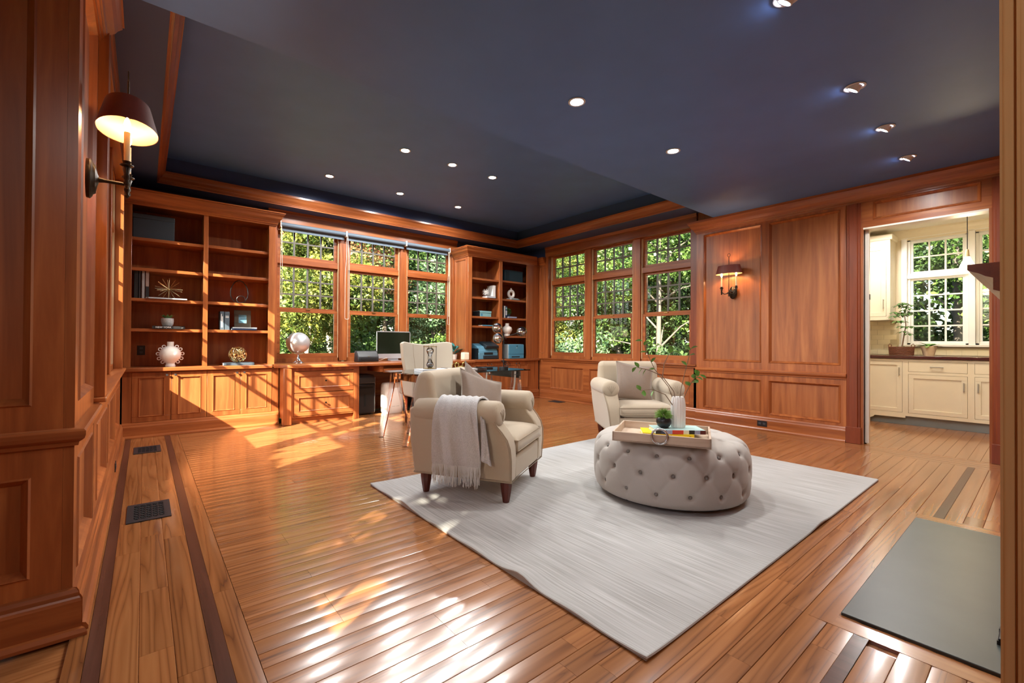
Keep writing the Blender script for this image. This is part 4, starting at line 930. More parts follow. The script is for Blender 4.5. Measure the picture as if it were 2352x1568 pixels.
# ------------------------------------------------------------------ armchairs
def arcpts(cx, cy, r, a0, a1, n): return [(cx+r*math.cos(math.radians(a0+(a1-a0)*k/n)), cy+r*math.sin(math.radians(a0+(a1-a0)*k/n))) for k in range(n+1)]
def armchair(label, loc, rz):
    t = thing('armchair', label, 'armchair', loc, rz, 'beige club armchairs')
    # seat platform and front rail
    MB().box(-.285, .285, -.385, .34, .15, .31).build('seat_base', 'fabric_beige', t, bevel=.018, bseg=3)
    # cushion, crowned
    v = []; f = []; nx, ny = 14, 14; hx, y0, y1, zb, zt = .282, -.405, .17, .305, .455
    def cush(u, w): 
        r = (1-abs(u)**5)*(1-abs(w)**5); return r**.5 if r > 0 else 0
    for s in (1, -1):
        for j in range(ny+1):
            for i in range(nx+1):
                u, w = -1+2*i/nx, -1+2*j/ny; uu = math.copysign(abs(u)**.8, u); ww = math.copysign(abs(w)**.8, w)
                c = cush(uu, ww); zc = (zb+zt)/2; v.append((hx*uu, (y0+y1)/2+(y1-y0)/2*ww, zc+s*(.035+(zt-zb)/2*c*.62)))
    N = (nx+1)*(ny+1)
    for s in (0, 1):
        for j in range(ny):
            for i in range(nx): a = s*N+j*(nx+1)+i; f.append((a, a+1, a+nx+2, a+nx+1))
    per = [i for i in range(nx+1)]+[j*(nx+1)+nx for j in range(1, ny+1)]+[ny*(nx+1)+i for i in range(nx-1, -1, -1)]+[j*(nx+1) for j in range(ny-1, 0, -1)]
    n = len(per); f += [(per[i], per[(i+1) % n], N+per[(i+1) % n], N+per[i]) for i in range(n)]
    cu = MB().add(v, f).build('seat_cushion', 'fabric_beige', t, smooth=True, autosmooth=70)
    for s in (0, 1): MB().tube([v[s*N+k] for k in per], .004, 5, closed=True).build('piping', 'piping', cu, smooth=True)
    # back: raked, rounded top
    pr = [(.13, .30), (.155, .45), (.195, .62), (.235, .78)]+arcpts(.305, .802, .074, 170, 20, 8)+[(.405, .72), (.400, .55), (.375, .30), (.36, .15), (.13, .15)]
    MB().prism(pr, -.345, .345, 'x').build('backrest', 'fabric_beige', t, bevel=.045, bseg=4)
    # arms
    for s in (-1, 1):
        side = [(-.385, .15), (-.392, .30), (-.388, .38), (-.370, .44), (-.335, .49), (-.300, .53), (-.280, .57), (-.278, .62), (.30, .64), (.365, .62), (.375, .40), (.36, .15)]
        ap = MB().prism(side, s*.275, s*.385, 'x')
        ap.v = [(x if abs(x) < .3 else s*(.372+.058*min(1, max(0, (z-.15)/.42))), y, z) for x, y, z in ap.v]   # flares outward to meet the roll
        ap.build('arm_panel', 'fabric_beige', t, bevel=.014, bseg=3)
        rc = (s*.352, .60); R_ = .090; pts = []
        mb = MB(); seg = 22; rows = [(-.318, .30), (-.314, .62), (-.303, .85), (-.288, .97), (-.265, 1.0), (-.1, 1.0), (.1, .99), (.26, .96), (.33, .90)]
        vv = []
        for y, k in rows:
            for q in range(seg): a = 2*PI*q/seg; vv.append((rc[0]+R_*k*math.cos(a)*1.04, y, rc[1]+R_*k*math.sin(a)))
        ff = [(i*seg+q, i*seg+(q+1) % seg, (i+1)*seg+(q+1) % seg, (i+1)*seg+q) for i in range(len(rows)-1) for q in range(seg)]+[tuple(range(seg)), tuple(range((len(rows)-1)*seg, len(rows)*seg))]
        rl = mb.add(vv, ff).build('arm_roll', 'fabric_beige', t, smooth=True, autosmooth=80)
        # pleats gathered on the roll's front
        pl = MB()
        for q in (40, 65, 90, 115, 140): 
            a = math.radians(q); pl.tube([(rc[0]-.0*s, -.321, rc[1]-.045), (rc[0]+R_*.55*math.cos(a), -.318, rc[1]+R_*.45*math.sin(a)-.01), (rc[0]+R_*.95*math.cos(a), -.296, rc[1]+R_*.92*math.sin(a))], [.0015, .002, .001], 5)
        pl.build('pleats', 'piping', rl, smooth=True)
        MB().tube([(s*(.372+.058*min(1, max(0, (z-.15)/.42))), y-.003, z) for y, z in side[:8]], .0045, 5).build('piping', 'piping', t, smooth=True)
    w = [(-.372, -.388), (.372, -.388), (.372, .358), (-.372, .358)]
    MB().tube([(x, y, .152) for x, y in w], .006, 6, closed=True).build('welt', 'piping', t, smooth=True)
    # legs
    for lx, ly in ((-.315, -.33), (.315, -.33), (-.315, .29), (.315, .29)):
        MB().lathe([(.022, 0), (.025, .01), (.036, .075), (.042, .12), (.041, .155)], 8, (lx, ly, 0)).build('leg', 'mahogany', t, smooth=True, autosmooth=30)
    return t
def rot2(x, y, rz): return (x*math.cos(rz)-y*math.sin(rz), x*math.sin(rz)+y*math.cos(rz))
def local(loc, rz, p): a, b = rot2(p[0], p[1], rz); return (loc[0]+a, loc[1]+b, loc[2]+p[2])
C1, A1 = (2.03, 2.79, RZ), .535
C2, A2 = (4.31, 2.96, RZ), -.66
armchair('beige club armchair with the grey fringed throw over its arm', C1, A1)
armchair('beige club armchair in front of the right-hand windows, one cushion on its seat', C2, A2)
def pillow(label, loc, rot, size=.46, th=.13, grp=None):
    t = thing('cushion', label, 'cushion', loc, group='cushions on the armchairs'); t.rotation_euler = rot
    n = 22; v = []; f = []
    for s in (1, -1):
        for j in range(n+1):
            for i in range(n+1):
                u, w = -1+2*i/n, -1+2*j/n
                k = max(0, (1-u*u)*(1-w*w)); h = th/2*k**.42; pin = 1-.10*(1-abs(w))*0 - .07*(1-u*u)*abs(w)**4*0
                sx = size/2*u*(1-.09*(1-w*w)); sz = size/2*w*(1-.09*(1-u*u))
                h *= 1+.10*math.sin(5*u+2*w+s)
                v.append((sx, s*h, sz))
    N = (n+1)**2
    for s in (0, 1):
        for j in range(n):
            for i in range(n): a = s*N+j*(n+1)+i; f.append((a, a+1, a+n+2, a+n+1))
    MB().add(v, f).build('cover', 'pillow', t, smooth=True, autosmooth=180)
    per = [i for i in range(n+1)]+[j*(n+1)+n for j in range(1, n+1)]+[n*(n+1)+i for i in range(n-1, -1, -1)]+[j*(n+1) for j in range(n-1, 0, -1)]
    MB().tube([v[k] for k in per], .0045, 5, closed=True).build('piping', 'pillow_edge', t, smooth=True)
    return t
pillow('taupe satin cushion lying in front on the armchair with the throw', local(C1, A1, (-.06, -.04, .625)), Euler((-.34, .30, .10)), .45)
pillow('greyer satin cushion tucked behind another on the armchair with the throw', local(C1, A1, (.12, .08, .655)), Euler((-.28, .50, .42)), .43)
pillow('taupe satin cushion leaning on the armchair by the right-hand windows', local(C2, A2, (-.01, .0, .645)), Euler((-.36, .16, A2+.05)), .44)
# throw over the near arm
def throw():
    t = thing('throw_blanket', 'soft grey woven throw with a long fringe, draped over an armchair arm', 'throw', C1, A1)
    rx, rz_ = -.352, .60; R_ = .102
    path = [(-.262, .50), (-.262, .56)]
    path = [(-.255, .47), (-.258, .55)]+[(rx+R_*1.02*math.cos(math.radians(a)), rz_+R_*math.sin(math.radians(a))) for a in range(10, 181, 17)]+[(-.458, .55), (-.454, .48), (-.448, .40), (-.442, .33), (-.438, .27), (-.436, .245)]
    ny = 30; v = []; f = []
    for layer, off in ((0, 0.0), (1, .012)):
        for k, (x, z) in enumerate(path):
            for j in range(ny+1):
                u = j/ny; y = -.175+.325*u+.012*math.sin(k*.5)*(u-.5)*2
                if k > len(path)-7: y += (u-.5)*.015*(k-len(path)+7)/7
                wv = .010*math.sin(u*17+k*.25)*(min(1, max(0, (k-9)/5)))+.004*math.sin(u*41+k)
                nx_, nz_ = (-1, 0) if k > 11 else ((x-rx), (z-rz_)); l = math.hypot(nx_, nz_) or 1
                v.append((x+(off+wv)*nx_/l, y, z+(off+wv)*nz_/l))
    n1 = len(path)*(ny+1)
    for l in (0, 1):
        for k in range(len(path)-1):
            for j in range(ny): a = l*n1+k*(ny+1)+j; f.append((a, a+1, a+ny+2, a+ny+1))
    per = [j for j in range(ny+1)]+[k*(ny+1)+ny for k in range(1, len(path))]+[(len(path)-1)*(ny+1)+j for j in range(ny-1, -1, -1)]+[k*(ny+1) for k in range(len(path)-2, 0, -1)]
    f += [(per[i], per[(i+1) % len(per)], n1+per[(i+1) % len(per)], n1+per[i]) for i in range(len(per))]
    MB().add(v, f).build('cloth', 'throw', t, smooth=True, autosmooth=80)
    fr = MB(); random.seed(4); last = (len(path)-1)*(ny+1)
    for j in range(64):
        u = j/63; k = int(u*ny); p = Vector(v[n1+last+k]); q = Vector(v[n1+last+min(ny, k+1)]); p = p.lerp(q, u*ny-k); L = random.uniform(.105, .14)
        pts = [p+Vector((0, 0, .006))]; d = Vector((random.uniform(-.018, .004), random.uniform(-.02, .02), -1))
        for m in (1, 2, 3): pts.append(p+d*L*m/3+Vector((random.uniform(-.004, .004), random.uniform(-.006, .006), 0)))
        fr.tube(pts, [.0035, .0032, .0028, .0016], 4)
    tag(fr.build('fringe', 'fringe', t, smooth=True, recalc=False), kind='stuff')
    # the second, shorter fold hanging towards the front
    path2 = [(-.457, .60), (-.450, .50), (-.444, .40), (-.438, .30)]
    v = []; f = []; m = 10
    for l, off in ((0, 0), (1, .010)):
        for k, (x, z) in enumerate(path2):
            for j in range(m+1): u = j/m; v.append((x-off+.006*math.sin(u*9+k), -.20-.075*u*(.4+.2*k), z-.03*u))
    n1 = len(path2)*(m+1)
    for l in (0, 1):
        for k in range(len(path2)-1):
            for j in range(m): a = l*n1+k*(m+1)+j; f.append((a, a+1, a+m+2, a+m+1))
    MB().add(v, f).build('under_fold', 'throw', t, smooth=True, autosmooth=80)
throw()
# ------------------------------------------------------------------ tufted ottoman
def ottoman():
    OC = (3.045, 1.80); R_ = .545; H = .425
    t = thing('ottoman', 'round button-tufted pale linen ottoman carrying the wooden tray', 'ottoman', (OC[0], OC[1], RZ))
    # profile by arc length: side then rounded shoulder then top
    prof = [(.515, .035), (.535, .06), (.545, .12), (.546, .20), (.545, .28), (.538, .335), (.522, .375), (.495, .402), (.455, .418), (.40, .426), (.30, .431), (.20, .432), (.10, .431), (.02, .430)]
    fine = []
    for i in range(len(prof)-1):
        a, b = prof[i], prof[i+1]; n = max(1, int(math.hypot(b[0]-a[0], b[1]-a[1])/.0085))
        for k in range(n): fine.append((a[0]+(b[0]-a[0])*k/n, a[1]+(b[1]-a[1])*k/n))
    fine.append(prof[-1]); fine = np.array(fine)
    # smooth the profile a little
    for _ in range(4): fine[1:-1] = .25*fine[:-2]+.5*fine[1:-1]+.25*fine[2:]
    s = np.concatenate([[0], np.cumsum(np.hypot(*np.diff(fine, axis=0).T))])
    seg = 300; th = np.linspace(0, 2*PI, seg, endpoint=False)
    tan = np.gradient(fine, axis=0); tan /= np.linalg.norm(tan, axis=1)[:, None]; nrm = np.stack([tan[:, 1], -tan[:, 0]], 1)
    rr, zz = fine[:, 0], fine[:, 1]
    def s_of(z=None, r=None):
        if z is not None: return float(np.interp(z, zz[:int(len(zz)*.62)], s[:int(len(zz)*.62)]))
        i = int(np.argmin(np.abs(rr[::-1]-r))); return float(s[::-1][i])
    rowsS = [s_of(z=.115), s_of(z=.245), s_of(z=.372), None]
    n = 16; B = []
    for row, sv in enumerate(rowsS[:3]):
        for k in range(n): B.append((2*PI*(k+(.5 if row % 2 else 0))/n, sv))
    s_top = s_of(r=.36); B2 = [(2*PI*(k+.5)/n, s_top) for k in range(0, n)][::2]
    s_top2 = s_of(r=.15); B3 = [(2*PI*k/5, s_top2) for k in range(5)]
    allB = B+B2+B3
    TH, S = np.meshgrid(th, s); Rg = np.interp(S, s, rr); D = np.zeros_like(S)
    def dist(tb, sb):
        dt = (TH-tb+PI) % (2*PI)-PI; rb = np.interp(sb, s, rr); return np.sqrt((dt*(Rg+rb)/2)**2+(S-sb)**2)
    for tb, sb in allB:
        d = dist(tb, sb); D += .022*np.exp(-(d/.018)**2)+.007*np.exp(-(d/.050)**2)
    # pleats between neighbouring buttons
    def seg_d(t0, s0, t1, s1):
        tm = (t0+t1)/2; sm = (s0+s1)/2; dt = (TH-tm+PI) % (2*PI)-PI; rb = np.interp(sm, s, rr); X = dt*rb; Y = S-sm
        ax, ay = (t0-tm)*rb, s0-sm; bx, by = (t1-tm)*rb, s1-sm; L2 = (bx-ax)**2+(by-ay)**2
        u = np.clip(((X-ax)*(bx-ax)+(Y-ay)*(by-ay))/L2, 0, 1); return np.hypot(X-ax-u*(bx-ax), Y-ay-u*(by-ay))
    dth = PI/n
    for k in range(n):
        for row in (0, 1):
            t0 = 2*PI*(k+(.5 if row % 2 else 0))/n
            for sg in (-1, 1): d = seg_d(t0, rowsS[row], t0+sg*dth, rowsS[row+1]); D += .0035*np.exp(-(d/.005)**2)+.002*np.exp(-(d/.018)**2)
        t0 = 2*PI*k/n; d = seg_d(t0, rowsS[0], t0, 0.0); D += .003*np.exp(-(d/.005)**2)
        t0 = 2*PI*k/n
        for sg in (-1, 1):
            kk = k if sg > 0 else k-1
            if kk % 2 == 0: d = seg_d(t0, rowsS[2], 2*PI*(kk+.5)/n, s_top); D += .004*np.exp(-(d/.006)**2)+.003*np.exp(-(d/.022)**2)
    Rn = Rg-D*np.interp(S, s, nrm[:, 0]); Zn = np.interp(S, s, zz)-D*np.interp(S, s, nrm[:, 1])
    V = np.stack([Rn*np.cos(TH), Rn*np.sin(TH), Zn], -1).reshape(-1, 3)
    m = len(s); F = []
    for i in range(m-1):
        a = i*seg
        F += [(a+k, a+(k+1) % seg, a+seg+(k+1) % seg, a+seg+k) for k in range(seg)]
    F.append(tuple(range((m-1)*seg, m*seg))); F.append(tuple(range(seg-1, -1, -1)))
    MB().add([tuple(p) for p in V], F).build('upholstery', 'linen', t, smooth=True, autosmooth=180, recalc=False)
    first = None
    for tb, sb in allB:
        r_, z_ = np.interp(sb, s, rr), np.interp(sb, s, zz); nr, nz = np.interp(sb, s, nrm[:, 0]), np.interp(sb, s, nrm[:, 1]); dpt = .026
        pos = Vector(((r_-dpt*nr)*math.cos(tb), (r_-dpt*nr)*math.sin(tb), z_-dpt*nz)); nv = Vector((nr*math.cos(tb), nr*math.sin(tb), nz))
        if first is None:
            mb = MB(); mb.lathe([(.012, 0), (.0125, .003), (.009, .008), (.002, .0095)], 12); first = mb.build('button', 'linen_button', t, smooth=True); o = first
        else: o = dup_mesh(first, 'button', t)
        o.location = pos; o.rotation_euler = nv.to_track_quat('Z', 'Y').to_euler()
    for k in range(4): a = PI/4+PI/2*k; MB().lathe([(.03, 0), (.03, .036)], 12, (.38*math.cos(a), .38*math.sin(a), 0)).build('foot', 'black_plastic', t)
    MB().lathe([(.50, .025), (.50, .036)], 48).build('base_cloth', 'cover_black', t)
ottoman()
# ------------------------------------------------------------------ tray and what stands on it
TZ = .452; TC = (2.775, 1.685); TA = math.atan2(-.889, .457)
tr = thing('serving_tray', 'whitewashed wooden tray with a steel ring handle on the ottoman', 'tray', (TC[0], TC[1], TZ), TA)
hx, hy, h_, w_ = .30, .235, .062, .012
MB().box(-hx, hx, -hy, hy, 0, .010).build('bottom', 'tray_wood', tr)
for a in ((-hx, hx, -hy, -hy+w_), (-hx, hx, hy-w_, hy), (-hx, -hx+w_, -hy, hy), (hx-w_, hx, -hy, hy)): MB().box(*a, .0, h_).build('side', 'tray_wood', tr, bevel=.002, bseg=1)
for sx_, yy in ((1, -hy-.006), (1, hy+.006)):
    MB().tube([(.048*math.cos(a), yy, h_-.008+.048*math.sin(a)) for a in [2*PI*k/28 for k in range(28)]], .0075, 8, closed=True).build('ring_handle', 'steel', tr, smooth=True)
def text_mesh(body, size, mat, parent, loc, rot, extrude=.0006, name='lettering'):
    cu = bpy.data.curves.new('txt', 'FONT'); cu.body = body; cu.size = size; cu.extrude = extrude; cu.align_x = 'CENTER'; cu.align_y = 'CENTER'
    tmp = bpy.data.objects.new('txt', cu); COL.objects.link(tmp); dg = bpy.context.evaluated_depsgraph_get(); me = bpy.data.meshes.new_from_object(tmp.evaluated_get(dg)); bpy.data.objects.remove(tmp)
    me.materials.clear(); me.materials.append(MATS[mat]); o = bpy.data.objects.new(name, me); COL.objects.link(o); o.parent = parent; o.location = loc; o.rotation_euler = rot; return o
def book(label, loc, rz, L, Dp, T, cover, group=None, upright=False, rot=None, pages='paper', name='book'):
    """lying book: spine along local x on the -y side; parts: cover boards + spine, page block"""
    t = thing(name, label, 'book', loc, rz, group)
    if rot: t.rotation_euler = rot
    c = MB(); b = .0025
    c.box(-L/2, L/2, -Dp/2, Dp/2, 0, b); c.box(-L/2, L/2, -Dp/2, Dp/2, T-b, T); c.box(-L/2, L/2, -Dp/2, -Dp/2+b, 0, T); c.build('cover', cover, t)
    MB().box(-L/2+.004, L/2-.004, -Dp/2+b, Dp/2-.005, b, T-b).build('pages', pages, t)
    return t
tloc = lambda x, y, z: local((TC[0], TC[1], TZ), TA, (x, y, z))
by = book('thick yellow art book lying flat in the tray, under another book', tloc(.02, .045, .0105), TA+.20, .33, .20, .028, 'cover_yellow')
text_mesh('HAND NASTO', .017, 'ink_dark', by, (-.03, -.1005, .014), (PI/2, 0, 0)); text_mesh('F*', .014, 'ink_dark', by, (.14, -.1005, .014), (PI/2, 0, 0))
bm_ = book('pale aqua book with a colour-blocked spine, lying on the yellow book', tloc(.085, .06, .0390), TA+.36, .33, .18, .026, 'cover_aqua')
for k, m_ in enumerate(('cover_black', 'cover_navy', 'cover_blueish', 'cover_red', 'cover_red', 'cover_white', 'cover_black', 'cover_blueish', 'cover_maroon')):
    a = -.165+.33*k/9; MB().box(a, a+.33/9, -.0917, -.089, 0, .026).build('spine_block', m_, bm_)
vz = tloc(.095, .085, .0652)
rv = thing('ribbed_vase', 'white ribbed ceramic vase with leafy branches on the tray', 'vase', vz)
v = []; f = []; seg = 96
vp = [(.042, 0), (.047, .01), (.048, .10), (.045, .17), (.040, .205), (.037, .212), (.033, .208), (.035, .17), (.033, .03), (.002, .02)]
for i, (r, z) in enumerate(vp):
    for k in range(seg): a = 2*PI*k/seg; rr_ = r*(1+(.045*math.cos(16*a) if i < 6 else 0)); v.append((rr_*math.cos(a), rr_*math.sin(a), z))
f = [(i*seg+k, i*seg+(k+1) % seg, (i+1)*seg+(k+1) % seg, (i+1)*seg+k) for i in range(len(vp)-1) for k in range(seg)]+[tuple(range(seg-1, -1, -1))]
MB().add(v, f).build('body', 'ceramic_gloss', rv, smooth=True, autosmooth=60)
# view-right is (.776,-.63) in plan: branches fan out across that direction
def fan(a, b, z): return (a*.776+b*.63, -a*.63+b*.776, z)
brs = [[(0, 0, .10), (-.06, .02, .28), (-.15, .04, .40), (-.20, .06, .52), (-.235, .05, .60)], [(0, 0, .10), (-.03, .0, .25), (-.12, -.02, .36), (-.22, -.05, .40), (-.31, -.06, .42)], [(0, 0, .1), (-.10, -.03, .23), (-.20, -.05, .27), (-.28, -.06, .26)],
       [(.0, 0, .1), (.03, .02, .27), (.06, .03, .38), (.09, .03, .50), (.10, .03, .545)], [(0, 0, .1), (.05, -.02, .25), (.09, -.03, .33), (.13, -.05, .37)], [(-.10, .03, .33), (-.08, .05, .44), (-.05, .05, .50), (-.01, .05, .53)]]
spots = {0: [(.75, 1), (.9, -1), (1, 1), (.6, -1), (.5, 1)], 1: [(.8, 1), (.95, -1), (1, 1), (.88, 1)], 2: [(.9, 1), (1, -1), (.6, 1)], 3: [(.6, 1), (.75, -1), (.95, 1), (1, -1)], 4: [(.5, 1), (.6, -1), (.75, 1), (.85, -1), (.95, 1), (1, -1), (.7, -1), (.9, 1)], 5: [(.9, 1), (1, -1), (.8, 1)]}
random.seed(12)
def polyat(pts, u):
    u *= len(pts)-1; i = min(int(u), len(pts)-2); return Vector(pts[i]).lerp(Vector(pts[i+1]), u-i), (Vector(pts[i+1])-Vector(pts[i])).normalized()
for i, b_ in enumerate(brs):
    P_ = [fan(*p) for p in b_]; br = MB().tube(P_, [.0035]+[.0028]*(len(P_)-2)+[.0012], 6).build('branch', 'twig', rv, smooth=True)
    for (u, s_) in spots[i]:
        p, d = polyat(P_, u); sd = d.cross(Vector((.63, .776, 0))).normalized()
        mb = MB(); leaf_mesh(mb, p, d*.4+sd*s_*.8+Vector((random.uniform(-.3, .3), random.uniform(-.3, .3), .1)), random.uniform(.042, .058), random.uniform(.030, .038), up=(.3, .4, 1), curl=.2); mb.build('leaf', 'leaf_bright', br, recalc=False)
gp = thing('grass_plant', 'small artificial grass ball in a round black pot on the books', 'plant', tloc(.005, .03, .0652))
MB().lathe([(.022, 0), (.040, .012), (.050, .035), (.050, .052), (.042, .072), (.036, .076), (.034, .07), (.002, .06)], 30).build('pot', 'black_pot', gp, smooth=True)
mb = MB(); random.seed(5)
for k in range(420):
    a, b = random.uniform(0, 2*PI), math.acos(random.uniform(-.25, 1)); d = Vector((math.sin(b)*math.cos(a), math.sin(b)*math.sin(a), math.cos(b)))
    p = Vector((0, 0, .085))+d*.018; L = random.uniform(.035, .052); s_ = d.orthogonal().normalized()*.0016; e = p+d*L+Vector((random.uniform(-.01, .01), random.uniform(-.01, .01), -.004))
    mb.add([tuple(p-s_), tuple(p+s_), tuple((p+e)/2+s_*.9+d.orthogonal()*.002), tuple(e)], [(0, 1, 2, 3)])
tag(mb.build('grass_blades', 'grass_green', gp, recalc=False), kind='stuff')

# ------------------------------------------------------------------ glass desk on acrylic trestles
GZ_ = .757
gd = thing('glass_desk', 'glass-topped desk on clear acrylic trestles', 'desk')
GX0, GX1, GY0, GY1 = 2.23, 3.86, 4.22, 5.02
o = MB().box(GX0, GX1, GY0, GY1, GZ_-.012, GZ_).build('glass_top', 'table_glass', gd)
def trestle(xc):
    t = MB().box(xc-.012, xc+.012, 4.22, 4.92, GZ_-.10, GZ_-.014).build('trestle_beam', 'acrylic', gd, bevel=.003)
    for yc in (4.27, 4.87):
        for s in (-1, 1):
            q = [(xc+s*.012, GZ_-.016), (xc+s*.062, GZ_-.016), (xc+s*.066, GZ_-.10), (xc+s*.085, .52), (xc+s*.20, 0.001), (xc+s*.15, 0.001), (xc+s*.04, .50), (xc+s*.018, .60)]
            MB().prism([(a, b) for a, b in q], yc-.02, yc+.02, 'y').build('trestle_leg', 'acrylic', t, bevel=.003)
        MB().tube([(xc-.03, yc, GZ_-.06), (xc+.03, yc, GZ_-.06)], .004, 8).build('bolt', 'steel', t)
trestle(2.31); trestle(3.66)
# desk chair
dc = thing('desk_chair', 'cream upholstered wing-back desk chair behind the glass desk', 'chair', (3.05, 5.42, 0))
v = []; f = []; nu, nv_ = 16, 16
def bkp(u, w):    # u across -1..1, w up 0..1
    W2 = .31+.075*math.sin(PI*.5*min(1, w*1.25)); x = u*W2; wing = .16*abs(u)**3.0*(1 if w > .1 else w*10); z = .50+.60*w-.03*(1-abs(u))*(w**3)*1.0+.02*abs(u)**2*(w**3)
    if w > .9 and abs(u) > .85: z -= .03*(abs(u)-.85)/.15*(w-.9)/.1
    return (x, .06+.10*w-wing, z)
for l, off in ((0, 0), (1, .065)):
    for j in range(nv_+1):
        for i in range(nu+1): p = bkp(-1+2*i/nu, j/nv_); v.append((p[0]*(1+.04*l), p[1]+off, p[2]+(0 if j < nv_ else -.012*l)))
N = (nu+1)*(nv_+1)
for l in (0, 1):
    for j in range(nv_):
        for i in range(nu): a = l*N+j*(nu+1)+i; f.append((a, a+1, a+nu+2, a+nu+1))
per = [i for i in range(nu+1)]+[j*(nu+1)+nu for j in range(1, nv_+1)]+[nv_*(nu+1)+i for i in range(nu-1, -1, -1)]+[j*(nu+1) for j in range(nv_-1, 0, -1)]
f += [(per[i], per[(i+1) % len(per)], N+per[(i+1) % len(per)], N+per[i]) for i in range(len(per))]
bb = MB().add(v, f).build('backrest', 'linen_white', dc, smooth=True, bevel=.012, autosmooth=70)
for u in (-.42, .42): MB().tube([tuple(Vector(bkp(u, w))+Vector((0, -.002, 0))) for w in (.25, .4, .55, .7, .85, .97)], .0025, 5).build('seam', 'piping', bb)
MB().tube([tuple(Vector(bkp(u, .22+.05*abs(u)))+Vector((0, -.003, 0))) for u in [-1+.1*k for k in range(21)]], .0025, 5).build('seam', 'piping', bb)
MB().box(-.29, .29, -.30, .20, .36, .50).build('seat', 'linen_white', dc, bevel=.04, bseg=4)
for s in (-1, 1): MB().prism([(-.22, .38), (-.20, .62), (-.10, .66), (.14, .70), (.18, .40)], s*.29, s*.35, 'x').build('arm', 'linen_white', dc, bevel=.02, bseg=3)
for lx, ly in ((-.25, -.25), (.25, -.25), (-.25, .16), (.25, .16)): MB().lathe([(.014, 0), (.024, .36)], 10, (lx, ly, 0)).build('leg', 'mahogany', dc, smooth=True)
# hourglass
hg = thing('hourglass', 'tall hourglass in a metal frame on the glass desk', 'hourglass', (2.60, 4.58, GZ_+.0300))
mb = MB(); gp_ = [(.004, .118), (.006, .125), (.022, .150), (.040, .185), (.043, .205), (.036, .225), (.015, .236), (.002, .237)]
gl = [(r, .236-z) for r, z in gp_[::-1]]+[(r, z) for r, z in gp_]
MB().lathe(gl, 24, (0, 0, .012), cap=False).build('glass', 'bubble', hg, smooth=True)
MB().lathe([(.001, .018), (.030, .020), (.037, .035), (.036, .05), (.02, .06), (.001, .068)], 20).build('sand', 'bronze', hg, smooth=True)
for z in (.0, .256): MB().box(-.058, .058, -.058, .058, z, z+.007).build('plate', 'gold_dark', hg)
for a, b in ((-.052, -.052), (.052, -.052), (-.052, .052), (.052, .052)): MB().tube([(a, b, 0), (a, b, .27)], .003, 6).build('rod', 'bronze', hg)
book('silver-grey book under the hourglass', (2.62, 4.55, GZ_+.0005), -.1, .36, .27, .029, 'cover_silver')
# open tray with papers and the gold chain link
at_ = thing('acrylic_tray', 'clear acrylic tray with papers on the glass desk', 'tray', (3.02, 4.50, GZ_), -.12)
MB().box(-.23, .23, -.15, .15, .001, .006).build('bottom', 'acrylic', at_)
for a in ((-.23, .23, -.155, -.15), (-.23, .23, .15, .155), (-.235, -.23, -.155, .155), (.23, .235, -.155, .155)): MB().box(*a, .001, .035).build('side', 'acrylic', at_)
book('white magazine lying in the acrylic tray', (3.0, 4.50, GZ_+.007), -.12, .30, .22, .022, 'cover_white')
cl = thing('chain_link_ornament', 'gold chain-link ornament standing on the desk papers', 'ornament', (3.03, 4.56, GZ_+.0295), .2)
for k in range(4):
    x = -.08+.062*k
    if k % 2: P_ = [(x+.036*math.cos(a), .024*math.sin(a), .014) for a in [2*PI*i/18 for i in range(18)]]
    else: P_ = [(x+.030*math.cos(a), 0, .036+.029*math.sin(a)) for a in [2*PI*i/18 for i in range(18)]]
    MB().tube(P_, .0085, 8, closed=True).build('link', 'gold_dark', cl, smooth=True)
MB().tube([(-.16, 0, .006), (-.16, 0, .045), (-.145, 0, .055), (-.10, 0, .055)], .004, 6).build('hook', 'brass', cl, smooth=True)
# three-globe desk lamp
dl = thing('globe_lamp', 'black desk lamp with three mirrored glass globes', 'lamp', (3.66, 4.52, GZ_))
MB().lathe([(.062, 0), (.062, .022), (.055, .026), (.01, .028)], 30).build('base', 'black_metal', dl, smooth=True); MB().tube([(0, 0, .02), (0, 0, .47)], .007, 10).build('pole', 'black_metal', dl)
VR = Vector((.776, -.63, 0)); VF = Vector((.63, .776, 0))
for (a, b, z, za) in ((-.09, .07, .535, .43), (-.075, -.10, .395, .36), (.235, -.02, .485, .41)):
    c = VR*a+VF*b; e = Vector((c.x, c.y, z)); s0 = Vector((0, 0, za)); d = (e-s0).normalized()
    am = MB().tube([tuple(s0-d*.06), tuple(e-d*.055)], .0035, 8).build('arm', 'black_metal', dl)
    MB().tube([tuple(e-d*.075), tuple(e-d*.045)], [.010, .024], 14).build('socket', 'black_metal', dl, smooth=True)
    g = MB().sphere(tuple(e), .068, 32, 18).build('globe', 'bubble', dl, smooth=True, autosmooth=180)
    MB().sphere(tuple(e), .016, 12, 8).build('bulb', 'goldwire', g, smooth=True)
random.seed(9); pts = []
for k in range(26): a = k*.9; pts.append((.03*math.cos(a)+.012*math.sin(k), .035*math.sin(a*1.3)-.02, .03+.08*abs(math.sin(k*.45))))
pts += [(.06, -.03, .09), (.09, -.03, .06), (.085, -.02, .03), (.05, .02, .03)]
MB().tube(pts, .0035, 5).build('cord', 'black_plastic', dl, smooth=True)

